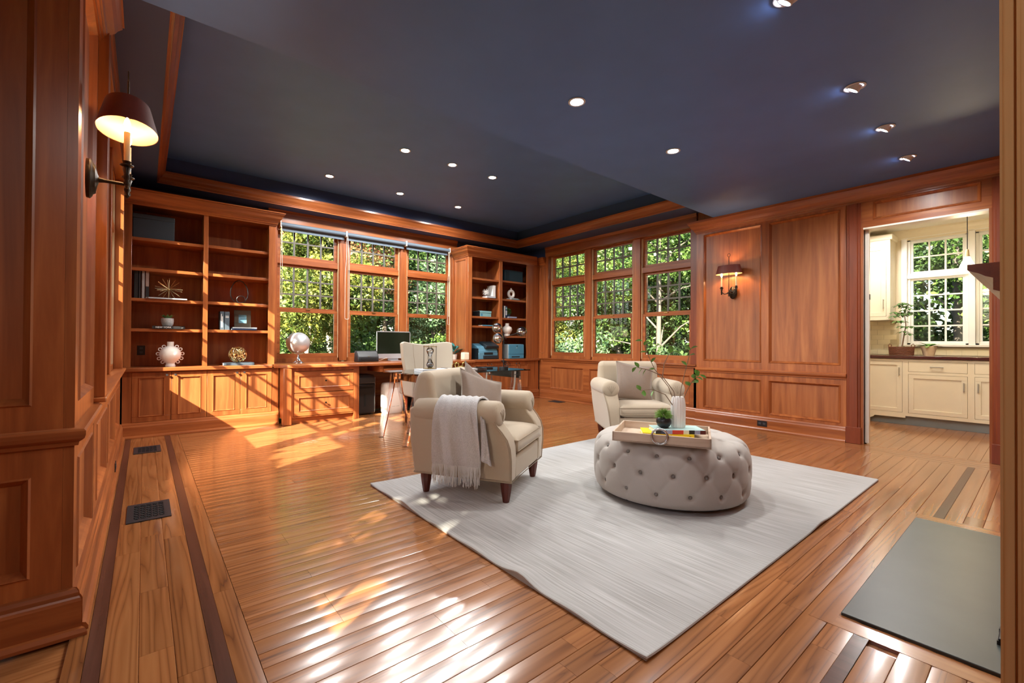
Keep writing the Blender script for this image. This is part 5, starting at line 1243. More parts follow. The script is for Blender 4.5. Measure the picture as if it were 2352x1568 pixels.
# ------------------------------------------------------------------ things on the left bookcase
def bx(name, mat, parent, *a, bevel=.0, **k): return MB().box(*a).build(name, mat, parent, bevel=bevel, **k)
sz = [z+.0005 for z in SA]; sz2 = [z+.0005 for z in SB]; WT = .7905
t = thing('storage_box', 'dark slate storage box on the top left shelf', 'box', (.075, 6.66, sz[0]))
bx('body', 'black_box', t, -.185, .195, -.10, .16, 0, .225, bevel=.004); bx('lid', 'black_box', t, -.188, .198, -.103, .163, .225, .275, bevel=.004)
def upright(label, x, y, z, w, d, h, cover, grp, txt=None):
    t = thing('book', label, 'book', (x, y, z), 0, grp); c = MB(); b = .0025
    c.box(-w/2, w/2, -d/2, -d/2+b, 0, h); c.box(-w/2, -w/2+b, -d/2, d/2, 0, h); c.box(w/2-b, w/2, -d/2, d/2, 0, h); c.build('cover', cover, t)
    bx('pages', 'paper', t, -w/2+b, w/2-b, -d/2+b, d/2-.004, .003, h-.004)
    return t
G1 = 'upright books on the third shelf'
upright('black upright book at the far left of the third shelf', -.075, 6.70, sz[2], .040, .24, .325, 'cover_black', G1)
upright('charcoal upright book, second from the left on the third shelf', -.043, 6.70, sz[2], .020, .24, .330, 'graphite', G1)
b_ = upright('pale-spined upright book, third from the left on the third shelf', -.012, 6.69, sz[2], .028, .24, .328, 'cover_grey', G1)
b_ = upright('taupe and black spined upright book, rightmost on the third shelf', .024, 6.69, sz[2], .034, .24, .312, 'cover_taupe', G1)
bx('spine_print', 'cover_black', b_, -.015, .015, -.1215, -.1203, .02, .14)
book('thin pale blue-grey book lying under the gold starburst', (.215, 6.62, sz[2]), 0, .36, .22, .018, 'cover_silver')
st = thing('starburst_ornament', 'gold wire starburst ornament lying on a pale book', 'ornament', (.225, 6.62, sz[2]+.0185)); random.seed(21)
for k, (a, b) in enumerate(((0, .02), (12, .5), (40, -.3), (62, .2), (88, .1), (118, -.2), (142, .4), (168, .1), (-38, .1), (-62, -.2), (25, 1.0), (100, -.9), (150, -.8))):
    d = Vector((math.cos(math.radians(a)), b, math.sin(math.radians(a)))).normalized(); c = Vector((0, 0, .112))
    MB().tube([tuple(c-d*min(.13, .11/max(.01, abs(d.z)))), tuple(c+d*.132)], .0028, 6).build('rod', 'goldwire', st)
MB().sphere((0, 0, .112), .008, 10, 6).build('hub', 'goldwire', st, smooth=True)
nb = book('black book titled New York under the succulent pot', (.225, 6.63, sz[3]), 0, .305, .23, .034, 'cover_black')
text_mesh('NEW YORK', .028, 'ink_white', nb, (-.05, -.1153, .017), (PI/2, 0, 0)); text_mesh('31', .020, 'ink_white', nb, (.13, -.1153, .017), (PI/2, 0, 0))
pt = thing('succulent_pot', 'green succulent in a grey textured pot on a black book', 'plant', (.215, 6.63, sz[3]+.0345))
MB().lathe([(.042, 0), (.056, .02), (.062, .06), (.060, .092), (.053, .094), (.050, .085), (.002, .08)], 28).build('pot', 'stone_pot', pt, smooth=True)
for ring, (n, el, L, w) in enumerate(((8, .55, .075, .032), (6, 1.1, .065, .028), (4, 2.4, .05, .02))):
    for k in range(n):
        a = 2*PI*(k+.5*ring)/n; m = MB(); leaf_mesh(m, (.01*math.cos(a), .01*math.sin(a), .085), (math.cos(a), math.sin(a), el), L, w, curl=-.15); m.build('leaf', 'succulent', pt, recalc=False)
vs_ = thing('looped_vase', 'white ceramic vase with small ring handles round its body', 'vase', (.245, 6.62, WT))
MB().lathe([(.050, 0), (.052, .012), (.042, .035), (.050, .05), (.085, .085), (.104, .13), (.106, .155), (.096, .195), (.066, .228), (.036, .240), (.032, .25), (.034, .295), (.028, .296), (.026, .25), (.002, .24)], 40).build('body', 'ceramic', vs_, smooth=True)
for a in (-52, -24, 5, 34, 62):
    for s in (-1, 1):
        q = math.radians(a if abs(a) < 60 else 58); cx_, cz_ = s*.117*math.cos(q)*1.0, .143+.112*math.sin(q)
        MB().tube([(cx_+.016*math.cos(u), 0, cz_+.016*math.sin(u)) for u in [2*PI*k/14 for k in range(14)]], .0055, 6, closed=True).build('ring_handle', 'ceramic', vs_, smooth=True)
rg = thing('loop_sculpture', 'black metal double-loop sculpture on the second bay shelf', 'sculpture', (.955, 6.64, sz2[2]))
MB().tube([(.098*math.cos(a)*(1-.10*math.sin(a)), .012*math.sin(2*a), .152+.146*math.sin(a)) for a in [2*PI*k/40 for k in range(40)]], .0055, 6, closed=True).build('outer_loop', 'black_metal', rg, smooth=True)
MB().tube([(.02+.05*math.cos(a), .0, .052+.047*math.sin(a)) for a in [2*PI*k/24 for k in range(24)]], .005, 6, closed=True).build('inner_loop', 'black_metal', rg, smooth=True)
G2 = 'upright books beside the picture frame'
b_ = upright('dark book with white spine lettering beside the picture frame', .762, 6.66, sz2[3], .046, .17, .232, 'cover_slate', G2)
for k in range(2): bx('spine_print', 'ink_white', b_, -.012+.012*k, -.006+.012*k, -.0862, -.085, .03, .20-.03*k)
b_ = upright('slate blue upright book touching the lettered one, near the picture frame', .815, 6.66, sz2[3], .056, .17, .230, 'cover_slate', G2)
bx('spine_print', 'ink_white', b_, -.018, .018, -.0862, -.085, .17, .176); bx('spine_print', 'ink_white', b_, -.018, .018, -.0862, -.085, .155, .161)
book('dark blue book lying flat below the picture frame', (1.0, 6.63, sz2[3]), 0, .28, .20, .020, 'cover_navy')
book('silver book lying on the dark blue one below the picture frame', (1.01, 6.64, sz2[3]+.0205), 0, .27, .20, .018, 'cover_silver')
fp_ = thing('picture_frame', 'bronze picture frame with a small blue print leaning on the shelf', 'picture', (1.0, 6.67, sz2[3]+.039)); fp_.rotation_euler = (-.10, 0, -.05)
m = MB(); frame_holes(m, lambda u, v, w: (u, -w, v), -.095, .095, 0, .225, -.008, .008, [(-.045, .045, .055, .165)]); m.build('frame', 'frame_bronze', fp_, bevel=.003)
bx('print', 'photo_blue', fp_, -.046, .046, -.002, .002, .054, .166); bx('stand_back', 'cover_black', fp_, -.09, .09, .008, .012, .004, .22)
bb_ = book('grey-blue box file lying on the worktop under the gold ball', (.945, 6.63, WT), 0, .34, .22, .032, 'cover_slate')
gb = thing('gold_ball', 'openwork gold wire ball resting on a grey-blue book', 'ornament', (.943, 6.63, WT+.0325)); random.seed(31)
mb = MB()
for k in range(70):
    ax = Vector((random.gauss(0, 1), random.gauss(0, 1), random.gauss(0, 1))).normalized(); e1 = ax.orthogonal().normalized(); e2 = ax.cross(e1); a0 = random.uniform(0, 6.28); L = random.uniform(1.2, 2.6); off = random.uniform(-.07, .07); r_ = math.sqrt(.1**2-off**2)
    mb.tube([tuple(Vector((0, 0, .104))+ax*off+(e1*math.cos(a0+L*i/8)+e2*math.sin(a0+L*i/8))*r_) for i in range(9)], .004, 4)
tag(mb.build('wire_mesh', 'goldwire', gb, smooth=True, recalc=False), kind='stuff')

# ------------------------------------------------------------------ things on the built-in desk
DT = .7925
gl_ = thing('globe', 'silver desk globe on a flared chrome foot', 'globe', (1.70, 6.72, DT))
MB().lathe([(.078, 0), (.076, .006), (.050, .018), (.030, .045), (.018, .080), (.010, .112), (.006, .125)], 32).build('foot', 'chrome', gl_, smooth=True)
MB().sphere((0, 0, .285), .150, 40, 24).build('ball', 'brushed_pale', gl_, smooth=True, autosmooth=180) if 'brushed_pale' in MATS else MB().sphere((0, 0, .285), .150, 40, 24).build('ball', 'alu', gl_, smooth=True, autosmooth=180)
d = Vector((-.38, 0, .92)).normalized(); e = Vector((.92, 0, .38))
MB().tube([tuple(Vector((0, 0, .285))+(d*math.cos(a)+e*(-1)*math.sin(a))*.160) for a in [PI*k/24 for k in range(25)]], .005, 6).build('meridian', 'chrome', gl_, smooth=True)
MB().tube([tuple(Vector((0, 0, .285))+d*.148), tuple(Vector((0, 0, .285))+d*.178)], .005, 6).build('pin', 'chrome', gl_)
sc = thing('document_scanner', 'compact black document scanner on the built-in desk', 'scanner', (2.665, 6.66, DT))
MB().prism([(-.09, 0), (-.095, .05), (-.085, .085), (-.03, .165), (.06, .17), (.075, .0)], -.165, .165, 'x').build('body', 'black_plastic', sc, bevel=.012, bseg=3)
bx('paper_slot', 'vent_dark', sc, -.12, .12, -.0985, -.094, .03, .055); bx('control_strip', 'graphite', sc, -.13, .13, -.0965, -.088, .066, .074); bx('power_key', 'brass', sc, -.01, .01, -.0985, -.095, .078, .086)
mo = thing('computer_monitor', 'slim silver all-in-one computer with a dark screen on the built-in desk', 'monitor', (3.18, 6.80, DT))
bx('screen_panel', 'screen', mo, -.283, .283, -.012, -.008, .115, .465); bx('housing', 'alu', mo, -.295, .295, -.009, .010, .040, .480, bevel=.004); bx('bezel_top', 'alu', mo, -.295, .295, -.0125, -.008, .466, .480)
bx('bezel_side', 'alu', mo, -.295, -.284, -.0125, -.008, .115, .48); bx('bezel_side', 'alu', mo, .284, .295, -.0125, -.008, .115, .48); bx('chin', 'alu', mo, -.295, .295, -.0125, -.008, .040, .115)
MB().prism([(-.10, 0), (.07, 0), (.07, .006), (.03, .01), (.025, .10), (.012, .10), (.012, .008), (-.10, .006)], -.09, .09, 'x').build('stand', 'alu', mo)
o = bx('paper_sheet', 'paper', None, 3.30, 3.55, 6.50, 6.70, DT, DT+.002); tag(o, 'loose white paper sheet on the desk beside the monitor', 'paper')
o = MB().tube([(2.86, 6.72, DT+.004), (2.90, 6.66, DT+.02), (2.96, 6.62, DT+.05), (2.99, 6.63, DT+.05)], .004, 6).build('charging_cable', 'cord', None, smooth=True); tag(o, 'short white cable lying beside the document scanner', 'cable')
tp_ = thing('teal_plant', 'teal broad-leaved plant in a pot on the desk by the corner bookcase', 'plant', (4.34, 6.78, DT)); random.seed(8)
MB().lathe([(.045, 0), (.058, .09), (.054, .092), (.002, .085)], 24).build('pot', 'ceramic', tp_, smooth=True)
for k, (a, el, L) in enumerate(((2.9, 1.8, .36), (2.2, 1.5, .30), (.3, 1.0, .28), (-.3, .9, .26), (-.8, .7, .24), (4.2, .8, .24), (5.0, .9, .25), (1.2, 1.6, .28), (3.6, 1.2, .26), (0., .55, .25), (5.6, .6, .26))):
    m = MB(); leaf_mesh(m, (0, 0, .09+.10*(k % 3)/3), (math.cos(a), math.sin(a), el), L, .075, curl=.35); m.build('leaf', 'teal_leaf', tp_, recalc=False)
cd = thing('candle_jar', 'square cream candle with a pale label at the desk end', 'candle', (4.40, 6.52, DT))
bx('jar', 'candle_wax' if 'candle_wax' in MATS else 'white_paint', cd, -.055, .055, -.055, .055, 0, .12, bevel=.008); bx('lid', 'cream_paint', cd, -.050, .050, -.050, .050, .12, .132, bevel=.003)
sh = thing('paper_shredder', 'tall black paper shredder standing under the built-in desk', 'shredder', (2.60, 6.66, 0))
MB().box(-.13, .14, -.18, .16, .02, .47).build('bin', 'black_plastic', sh, bevel=.02, bseg=3); MB().prism([(-.18, .47), (-.17, .56), (-.12, .60), (.16, .60), (.16, .47)], -.13, .14, 'x').build('head', 'graphite', sh, bevel=.015, bseg=3)
bx('grip_slot', 'vent_dark', sh, -.10, .10, -.184, -.178, .40, .425); bx('window', 'vent_dark', sh, -.035, -.005, -.184, -.178, .13, .31); bx('edge_strip', 'alu', sh, .138, .144, -.16, .14, .05, .56)
for a in (-.10, .10): bx('caster', 'black_plastic', sh, a-.02, a+.02, -.14, -.10, 0, .025); bx('caster', 'black_plastic', sh, a-.02, a+.02, .08, .12, 0, .025)
pu = thing('waste_bin', 'white ribbed oval bin under the desk with sunlight on its foot', 'bin', (3.02, 6.50, 0))
v = []; f = []; seg = 72; pr = [(.90, .0), (.96, .02), (1.0, .10), (1.0, .40), (.97, .44), (.88, .462), (.5, .47), (.02, .47)]
for r, z in pr:
    for k in range(seg): a = 2*PI*k/seg; rr_ = r*(1+(.012*math.cos(24*a) if .05 < z < .43 else 0)); v.append((.165*rr_*math.copysign(abs(math.cos(a))**.7, math.cos(a)), .13*rr_*math.copysign(abs(math.sin(a))**.7, math.sin(a)), z))
f = [(i*seg+k, i*seg+(k+1) % seg, (i+1)*seg+(k+1) % seg, (i+1)*seg+k) for i in range(len(pr)-1) for k in range(seg)]+[tuple(range(seg-1, -1, -1)), tuple(range((len(pr)-1)*seg, len(pr)*seg))]
MB().add(v, f).build('body', 'ceramic_gloss', pu, smooth=True, autosmooth=60); bx('foot_seam', 'printer_grey', pu, -.06, .06, -.131, -.125, .11, .113)
o = bx('computer_tower', 'black_plastic', None, 3.36, 3.56, 6.40, 6.80, 0.0, .42, bevel=.008); tag(o, 'black computer tower in the shade under the desk', 'computer')

# ------------------------------------------------------------------ things on the corner bookcase
c4 = [z+.0005 for z in SC]; d4 = [z+.0005 for z in SD]
book('pale book lying under the white urchin ornament', (4.98, 6.60, c4[1]), 0, .20, .16, .032, 'cover_silver')
ur = thing('urchin_ornament', 'white spiky urchin ornament on a pale book', 'ornament', (4.92, 6.62, c4[1]+.0325)); random.seed(2)
mb = MB(); mb.sphere((0, 0, .075), .022, 12, 8); ur_c = mb.build('core', 'ceramic_gloss', ur, smooth=True)
m = MB(); m.tube([(0, 0, .02), (0, 0, .078)], [.006, .001], 5); first = m.build('spike', 'ceramic_gloss', ur, smooth=True)
for k in range(38):
    z = 1-2*(k+.5)/38; a = k*2.39996; r = math.sqrt(1-z*z); d = Vector((r*math.cos(a), r*math.sin(a), z)); o = first if k == 0 else dup_mesh(first, 'spike', ur)
    o.location = (0, 0, .075); o.rotation_euler = d.to_track_quat('Z', 'Y').to_euler(); o.scale = (1, 1, .95)
upright('white upright book beside the urchin ornament', 5.085, 6.66, c4[1], .055, .19, .245, 'cover_white', None)
t = thing('storage_box', 'dark teal storage box on the top shelf of the corner bookcase', 'box', (5.56, 6.66, d4[0]))
bx('body', 'navy_box', t, -.22, .24, -.09, .18, 0, .20, bevel=.01); bx('lid', 'navy_box', t, -.222, .242, -.092, .182, .195, .215, bevel=.008)
G3 = 'books under the ring vase'
book('grey-green book, lower of two under the ring vase', (5.58, 6.61, d4[1]), 0, .20, .15, .016, 'teal_box', G3); book('pale book, upper of two under the ring vase', (5.56, 6.61, d4[1]+.0165), .04, .18, .15, .014, 'cover_silver', G3)
rv2 = thing('ring_vase', 'white ring-shaped bud vase on two books', 'vase', (5.53, 6.61, d4[1]+.031))
MB().tube([(.062*math.cos(a), 0, .082+.062*math.sin(a)) for a in [2*PI*k/32 for k in range(32)]], .028, 12, closed=True).build('ring', 'ceramic', rv2, smooth=True); MB().lathe([(.018, .155), (.014, .175), (.018, .195), (.012, .196)], 16).build('neck', 'ceramic', rv2, smooth=True)
t = thing('keepsake_box', 'small aqua box with a dark side on the corner bookcase', 'box', (4.86, 6.64, c4[2]))
bx('body', 'teal_box', t, -.11, .15, -.08, .14, 0, .065, bevel=.003); bx('lid', 'teal_box', t, -.113, .153, -.083, .143, .068, .105, bevel=.003); bx('band', 'navy_box', t, -.108, .148, -.078, .138, .064, .069); bx('label_patch', 'printer_teal', t, -.09, -.05, -.0815, -.080, .008, .055); bx('side_skin', 'cover_black', t, -.1145, -.113, -.08, .14, .0, .10)
book('thin blue book lying on the short shelf of the corner bookcase', (4.92, 6.61, c4[3]), -.05, .25, .16, .020, 'printer_teal')
t = thing('brass_sprig', 'little dark brass sprig ornament behind the thin blue book', 'ornament', (4.88, 6.74, c4[3]))
bx('base', 'cover_black', t, -.03, .03, -.02, .02, 0, .03)
for a, b, c in ((-.03, .0, .09), (.02, 0, .07), (.05, 0, .055)): MB().tube([(0, 0, .03), (a*.6, b, c*.8), (a, b, c)], [.004, .003, .006], 6).build('stalk', 'gold_dark', t, smooth=True)
G4 = 'upright books beside the fern ball'
upright('black upright book, leftmost beside the green ball plant', 5.27, 6.62, d4[2], .040, .17, .225, 'cover_black', G4); upright('white upright book between two dark ones, beside the green ball plant', 5.31, 6.62, d4[2], .030, .17, .225, 'cover_white', G4); b_ = upright('navy patterned upright book touching the green ball plant', 5.352, 6.62, d4[2], .042, .17, .222, 'cover_navy', G4)
bx('spine_print', 'cover_silver', b_, -.016, .016, -.0862, -.085, .05, .14); bx('spine_print', 'teal_box', b_, -.016, .016, -.0862, -.085, .16, .20)
book('pale blue book lying beneath the green ball plant', (5.50, 6.60, d4[2]), 0, .21, .15, .030, 'cover_blueish')
bp_ = thing('ball_plant', 'round green moss ball plant in a dark pot on the corner bookcase', 'plant', (5.47, 6.62, d4[2]+.0305))
MB().lathe([(.03, 0), (.04, .05), (.036, .05), (.002, .045)], 20).build('pot', 'navy_box', bp_, smooth=True)
mb = MB(); random.seed(6)
for k in range(500):
    a, b = random.uniform(0, 2*PI), math.acos(random.uniform(-.7, 1)); dd = Vector((math.sin(b)*math.cos(a), math.sin(b)*math.sin(a), math.cos(b))); p = Vector((0, 0, .095))+dd*random.uniform(.035, .055); leaf_mesh(mb, p, dd+Vector((random.uniform(-.6, .6), random.uniform(-.6, .6), random.uniform(-.6, .6))), .022, .010)
tag(mb.build('moss', 'succulent', bp_, recalc=False), kind='stuff')
wv = thing('bottle_vase', 'round-bodied white vase on the corner bookcase, behind the globe lamp', 'vase', (5.44, 6.62, d4[3]))
MB().lathe([(.055, 0), (.055, .035), (.05, .04), (.085, .075), (.102, .12), (.088, .168), (.045, .192), (.040, .20), (.040, .245), (.034, .245), (.034, .20), (.002, .19)], 36).build('body', 'ceramic', wv, smooth=True)
p1 = thing('inkjet_printer', 'blue-grey inkjet printer with a dark paper feeder in the corner bookcase', 'printer', (4.90, 6.66, WT))
MB().box(-.20, .24, -.14, .22, 0, .13).build('body', 'printer_blue', p1, bevel=.012, bseg=3); MB().prism([(-.14, .13), (-.10, .23), (.05, .29), (.20, .28), (.22, .13)], -.20, .24, 'x').build('scanner_unit', 'printer_blue', p1, bevel=.012, bseg=3)
MB().prism([(-.17, .20), (-.19, .25), (.02, .33), (.06, .29), (-.05, .20)], -.06, .23, 'x').build('feeder', 'printer_dark', p1, bevel=.01); bx('tray_slot', 'vent_dark', p1, -.08, .12, -.146, -.138, .085, .125); bx('paper_tray', 'printer_dark', p1, -.10, .24, -.16, -.13, .01, .07, bevel=.004); bx('side_skin', 'printer_dark', p1, -.206, -.199, -.13, .21, .0, .20)
p2 = thing('laser_printer', 'boxy teal laser printer with grey sides in the corner bookcase', 'printer', (5.57, 6.62, WT))
bx('body', 'printer_grey', p2, -.19, .19, -.12, .24, 0, .275, bevel=.01); bx('front_cover', 'printer_teal', p2, -.19, .19, -.135, -.118, .085, .272, bevel=.006); bx('paper_drawer', 'printer_teal', p2, -.19, .19, -.135, -.118, .004, .082, bevel=.006); bx('handle_recess', 'vent_dark', p2, -.12, .08, -.1365, -.134, .028, .046); bx('badge', 'alu', p2, -.015, .015, -.1365, -.134, .205, .215); bx('keypad', 'vent_dark', p2, .0, .03, -.1365, -.134, .235, .25); bx('top_panel', 'printer_teal', p2, -.185, .185, -.11, .23, .2745, .279)

# ------------------------------------------------------------------ garden beyond the windows
def np_mesh(name, V, F4, mat, parent=None, kind=None, smooth=False):
    me = bpy.data.meshes.new(name); n, m = len(V), len(F4)
    me.vertices.add(n); me.vertices.foreach_set('co', np.asarray(V, np.float32).ravel())
    me.loops.add(m*4); me.loops.foreach_set('vertex_index', np.asarray(F4, np.int32).ravel())
    me.polygons.add(m); me.polygons.foreach_set('loop_start', np.arange(0, m*4, 4, dtype=np.int32)); 
    me.update(calc_edges=True); me.validate(); me.materials.append(MATS[mat])
    o = bpy.data.objects.new(name, me); COL.objects.link(o); o.parent = parent
    if kind: o['kind'] = kind
    return o
def leaf_cloud(centres, radii, per, size, rs, flat_=.75):
    """leaf quads scattered in clumps"""
    out = []
    for c, r in zip(centres, radii):
        d = rs.normal(size=(per, 3)); d /= np.linalg.norm(d, axis=1)[:, None]; rad = r*rs.uniform(.35, 1, per)**.6
        p = np.array(c)+d*rad[:, None]*np.array([1, 1, flat_]); out.append(p)
    P_ = np.concatenate(out); n = len(P_)
    nrm = rs.normal(size=(n, 3))+np.array([0, 0, .6]); nrm /= np.linalg.norm(nrm, axis=1)[:, None]
    t = np.cross(nrm, rs.normal(size=(n, 3))); t /= np.linalg.norm(t, axis=1)[:, None]; b = np.cross(nrm, t); s = size*rs.uniform(.6, 1.3, n)[:, None]
    V = np.stack([P_-t*s, P_-b*s*.45+nrm*s*.12, P_+t*s, P_+b*s*.45+nrm*s*.12], 1).reshape(-1, 3)
    return V, np.arange(n*4).reshape(-1, 4)
def tree(name, label, loc, height, spread, mat, bark, seed, per=260, clumps=26, size=.055, z0=.35, trunk=.10, lean=(0, 0), kind='round', grp='garden trees'):
    rs = np.random.default_rng(seed); t = thing(name, label, 'tree', loc, rs.uniform(0, 6), grp)
    tops = []
    mb = MB(); base_ = Vector((0, 0, 0)); topv = Vector((lean[0], lean[1], height*.72))
    mb.tube([base_, base_.lerp(topv, .35)+Vector((rs.uniform(-.15, .15), rs.uniform(-.15, .15), 0)), base_.lerp(topv, .7), topv], [trunk, trunk*.8, trunk*.55, trunk*.2], 8)
    for k in range(9):
        u = rs.uniform(.2, .9); p = base_.lerp(topv, u); a = rs.uniform(0, 2*PI); L = spread*rs.uniform(.5, .95)*(1.1-u*.5)
        e = p+Vector((math.cos(a)*L, math.sin(a)*L, L*rs.uniform(.35, .9))); mid = p.lerp(e, .5)+Vector((0, 0, .1*L)); mb.tube([p, mid, e], [trunk*.35, trunk*.22, trunk*.08], 6); tops.append(e)
    mb.build('trunk', bark, t, smooth=True, recalc=False)
    C_ = []; R_ = []
    for k in range(clumps):
        u = rs.uniform(z0, 1); prof = math.sin(PI*min(1, max(.08, (u-z0)/(1-z0)*.8+.2)))**.6 if kind == 'round' else (1.08-u)
        a = rs.uniform(0, 2*PI); r = spread*prof*math.sqrt(rs.uniform(.1, 1))
        C_.append((math.cos(a)*r+lean[0]*u, math.sin(a)*r+lean[1]*u, height*u)); R_.append(spread*rs.uniform(.22, .42))
    V, F = leaf_cloud(C_, R_, per, size, rs)
    np_mesh('foliage', V, F, mat, t, 'stuff')
    return t
lawn = tag(MB().box(-40, 60, -40, 70, -.75, -.55).build('ground', 'lawn', None), kind='structure')
# behind the back windows
T = [
 ('maple_tree', 'russet-leaved maple seen through the window behind the globe', (4.2, 12.8, -.55), 7.0, 2.3, 'leaf_red', 'bark_white', 1, dict(z0=.42, trunk=.10)),
 ('maple_tree', 'pale-barked yellow-leaved tree low in the window behind the globe', (2.75, 10.2, -.55), 4.4, 1.5, 'leaf_yellow', 'bark_white', 2, dict(z0=.40, trunk=.075, lean=(-.5, 0))),
 ('garden_tree', 'green broadleaf tree behind the middle back window, over the green hedge', (6.0, 13.2, -.55), 7.5, 2.4, 'leaf_green', 'bark', 3, dict(z0=.28)),
 ('garden_tree', 'grey-green tree between the middle and right back windows', (7.2, 12.5, -.55), 5.4, 1.6, 'leaf_pine', 'bark', 4, dict(z0=.15)),
 ('garden_tree', 'dark-leaved tree high in the back window next to the corner bookcase', (9.2, 15.0, -.55), 7.0, 2.0, 'leaf_dark', 'bark', 5, dict(z0=.72)),
 ('pine_tree', 'soft blue-green pine in the back window next to the corner bookcase', (8.4, 13.4, -.55), 4.4, 1.9, 'leaf_pine', 'bark', 6, dict(z0=.08)),
 ('garden_tree', 'tall green tree far behind the back windows on the left', (2.6, 16.5, -.55), 9.5, 3.2, 'leaf_green', 'bark', 7, dict(z0=.1, size=.1)),
 ('garden_tree', 'tall dense green tree far behind the middle back window', (6.6, 17.5, -.55), 9.0, 3.2, 'leaf_green', 'bark', 8, dict(z0=.08, size=.1)),
 # beyond the right windows
 ('garden_tree', 'sunlit yellow-green tree outside the right-hand window near the corner', (12.3, 11.6, -.55), 6.8, 2.2, 'leaf_yellow', 'bark', 9, dict(z0=.1)),
 ('garden_tree', 'sunlit green tree outside the middle right-hand window', (12.6, 9.2, -.55), 7.2, 2.4, 'leaf_green', 'bark_pale', 10, dict(z0=.22)),
 ('garden_tree', 'pale-trunked tree outside the right-hand window nearest the sconce', (11.2, 6.9, -.55), 7.0, 2.0, 'leaf_green', 'bark_pale', 11, dict(z0=.45, trunk=.085)),
 ('garden_tree', 'dark shady tree behind the pale trunk outside the right-hand windows', (14.6, 8.6, -.55), 8.0, 3.0, 'leaf_dark', 'bark', 12, dict(z0=.06, size=.1)),
 ('garden_tree', 'dark shady tree closing the view between the right-hand windows', (15.2, 12.0, -.55), 8.5, 3.2, 'leaf_green', 'bark', 13, dict(z0=.06, size=.1)),
 ('garden_tree', 'large green tree filling the view beyond the corner of the room', (11.6, 15.6, -.55), 8.6, 3.0, 'leaf_green', 'bark', 14, dict(z0=.06, size=.1)),
 # beyond the kitchen windows
 ('garden_tree', 'dark green tree outside the wide kitchen window', (12.6, 1.2, -.55), 7.0, 2.5, 'leaf_green', 'bark', 15, dict(z0=.18)),
 ('garden_tree', 'deep green tree behind the other, outside the kitchen windows', (15.5, 2.8, -.55), 8.0, 3.2, 'leaf_dark', 'bark', 16, dict(z0=.06, size=.1)),
 ('garden_tree', 'spreading tree seen in the slice of second kitchen window', (13.6, -.9, -.55), 7.0, 2.6, 'leaf_dark', 'bark', 17, dict(z0=.08)),
]
for nm, lab, loc, h, sp_, mat, bk, sd, kw in T:
    kw = dict(kw); tree(nm, lab, loc, h, sp_, mat, bk, sd, per=560, clumps=36, **kw)
def hedge(label, pts, w, h, mat, seed, n=5200, size=.06):
    rs = np.random.default_rng(seed); t = thing('hedge', label, 'hedge', (0, 0, 0), group='garden hedges'); pts = np.array(pts); C_ = []; R_ = []
    for k in range(46):
        u = rs.uniform(0, len(pts)-1); i = min(int(u), len(pts)-2); p = pts[i]+(pts[i+1]-pts[i])*(u-i); C_.append((p[0]+rs.uniform(-w, w), p[1]+rs.uniform(-w, w), -.55+rs.uniform(.15, 1)*h)); R_.append(rs.uniform(.25, .45))
    V, F = leaf_cloud(C_, R_, n//46, size, rs, 1.0); np_mesh('foliage', V, F, mat, t, 'stuff')
    mb = MB()
    for k in range(7):
        p = pts[0]+(pts[-1]-pts[0])*(k+.5)/7; mb.tube([(p[0], p[1], -.55), (p[0]+.1, p[1], -.55+h*.7)], .03, 6)
    mb.build('stems', 'bark', t)
hedge('green garden hedge across the lower back windows', [(1.8, 11.4), (5.6, 11.4)], .45, 1.9, 'leaf_green', 31)
hedge('deep green shrub row in the lower back window by the corner bookcase', [(5.6, 10.6), (8.8, 11.0)], .5, 1.6, 'leaf_green', 32)
hedge('pale flowering hedge outside the right-hand window near the corner', [(9.4, 9.4), (10.6, 8.2)], .4, 1.7, 'leaf_pine', 33)
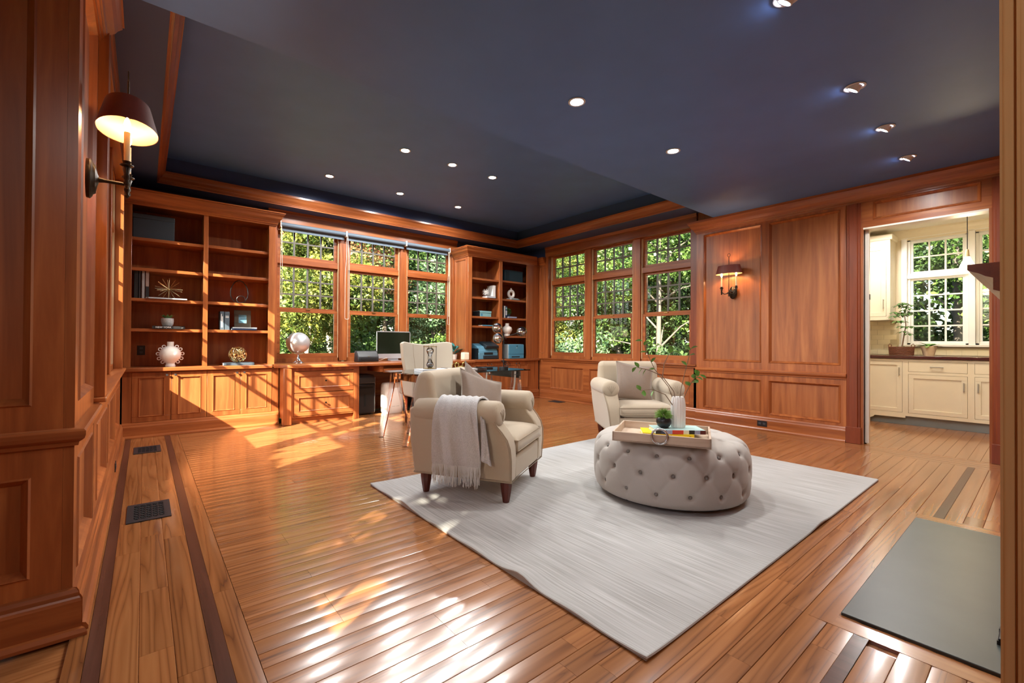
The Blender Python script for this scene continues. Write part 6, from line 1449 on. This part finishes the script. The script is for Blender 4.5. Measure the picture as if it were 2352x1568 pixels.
hedge('shady brown-green shrubs outside the right-hand window by the sconce', [(9.6, 7.2), (10.2, 5.0)], .4, 1.35, 'leaf_dark', 34)
# neighbour's house, a glimpse through the corner window
nh = thing('neighbour_house', 'white clapboard house glimpsed through the right-hand corner window', 'house', (15.4, 15.2, -.55), .5)
MB().box(-1.6, 1.6, -2.0, 2.0, 0, 3.4).build('wall', 'siding', nh); MB().prism([(-1.9, 3.4), (1.9, 3.4), (0, 5.0)], -2.2, 2.2, 'y').build('roof', 'roof_grey', nh)
for y in (-1.0, .6): MB().box(-1.63, -1.59, y, y+.8, 1.2, 2.5).build('window', 'dark_glass', nh)
# far belt of trees closing the garden
belt = [(1.0, 21, 9.5, 'leaf_green'), (5.2, 22, 9.0, 'leaf_dark'), (9.6, 22.5, 7.4, 'leaf_green'), (14.0, 21, 10, 'leaf_green'), (18.0, 17.5, 10, 'leaf_green'), (19.5, 13.5, 10.5, 'leaf_yellow'), (20.0, 9.5, 10, 'leaf_green'), (19.0, 5.6, 10, 'leaf_dark'), (18.5, 1.6, 9.5, 'leaf_green'), (17.5, -2.0, 9.5, 'leaf_green')]
where = ('behind the window nearest the left bookcase', 'behind the middle back window', 'behind the back window next to the corner bookcase', 'beyond the room corner', 'behind the right-hand window nearest the corner', 'behind the middle right-hand window, on its left', 'behind the middle right-hand window, on its right', 'behind the right-hand window nearest the sconce', 'behind the wide kitchen window', 'behind the narrow slice of kitchen window')
for k, (x, y, h, m_) in enumerate(belt):
    tree('garden_tree', 'tall tree of the far belt, '+where[k], (x, y, -.55), h, 3.4, m_, 'bark', 60+k, per=520, clumps=44, size=.15, z0=.02, grp='far belt of trees')
# sun-side trees out of the picture to the left: they dapple the light of the entrance window
tree('garden_tree', 'shade tree outside the entrance window, left of the picture', (-4.9, -1.3, -.55), 6.4, 1.25, 'leaf_green', 'bark', 41, per=120, clumps=16, size=.10, z0=.45)
tree('garden_tree', 'low shade tree outside the left-hand windows, out of the picture', (-3.9, 1.9, -.55), 4.3, .95, 'leaf_green', 'bark', 42, per=300, clumps=30, size=.09, z0=.12)
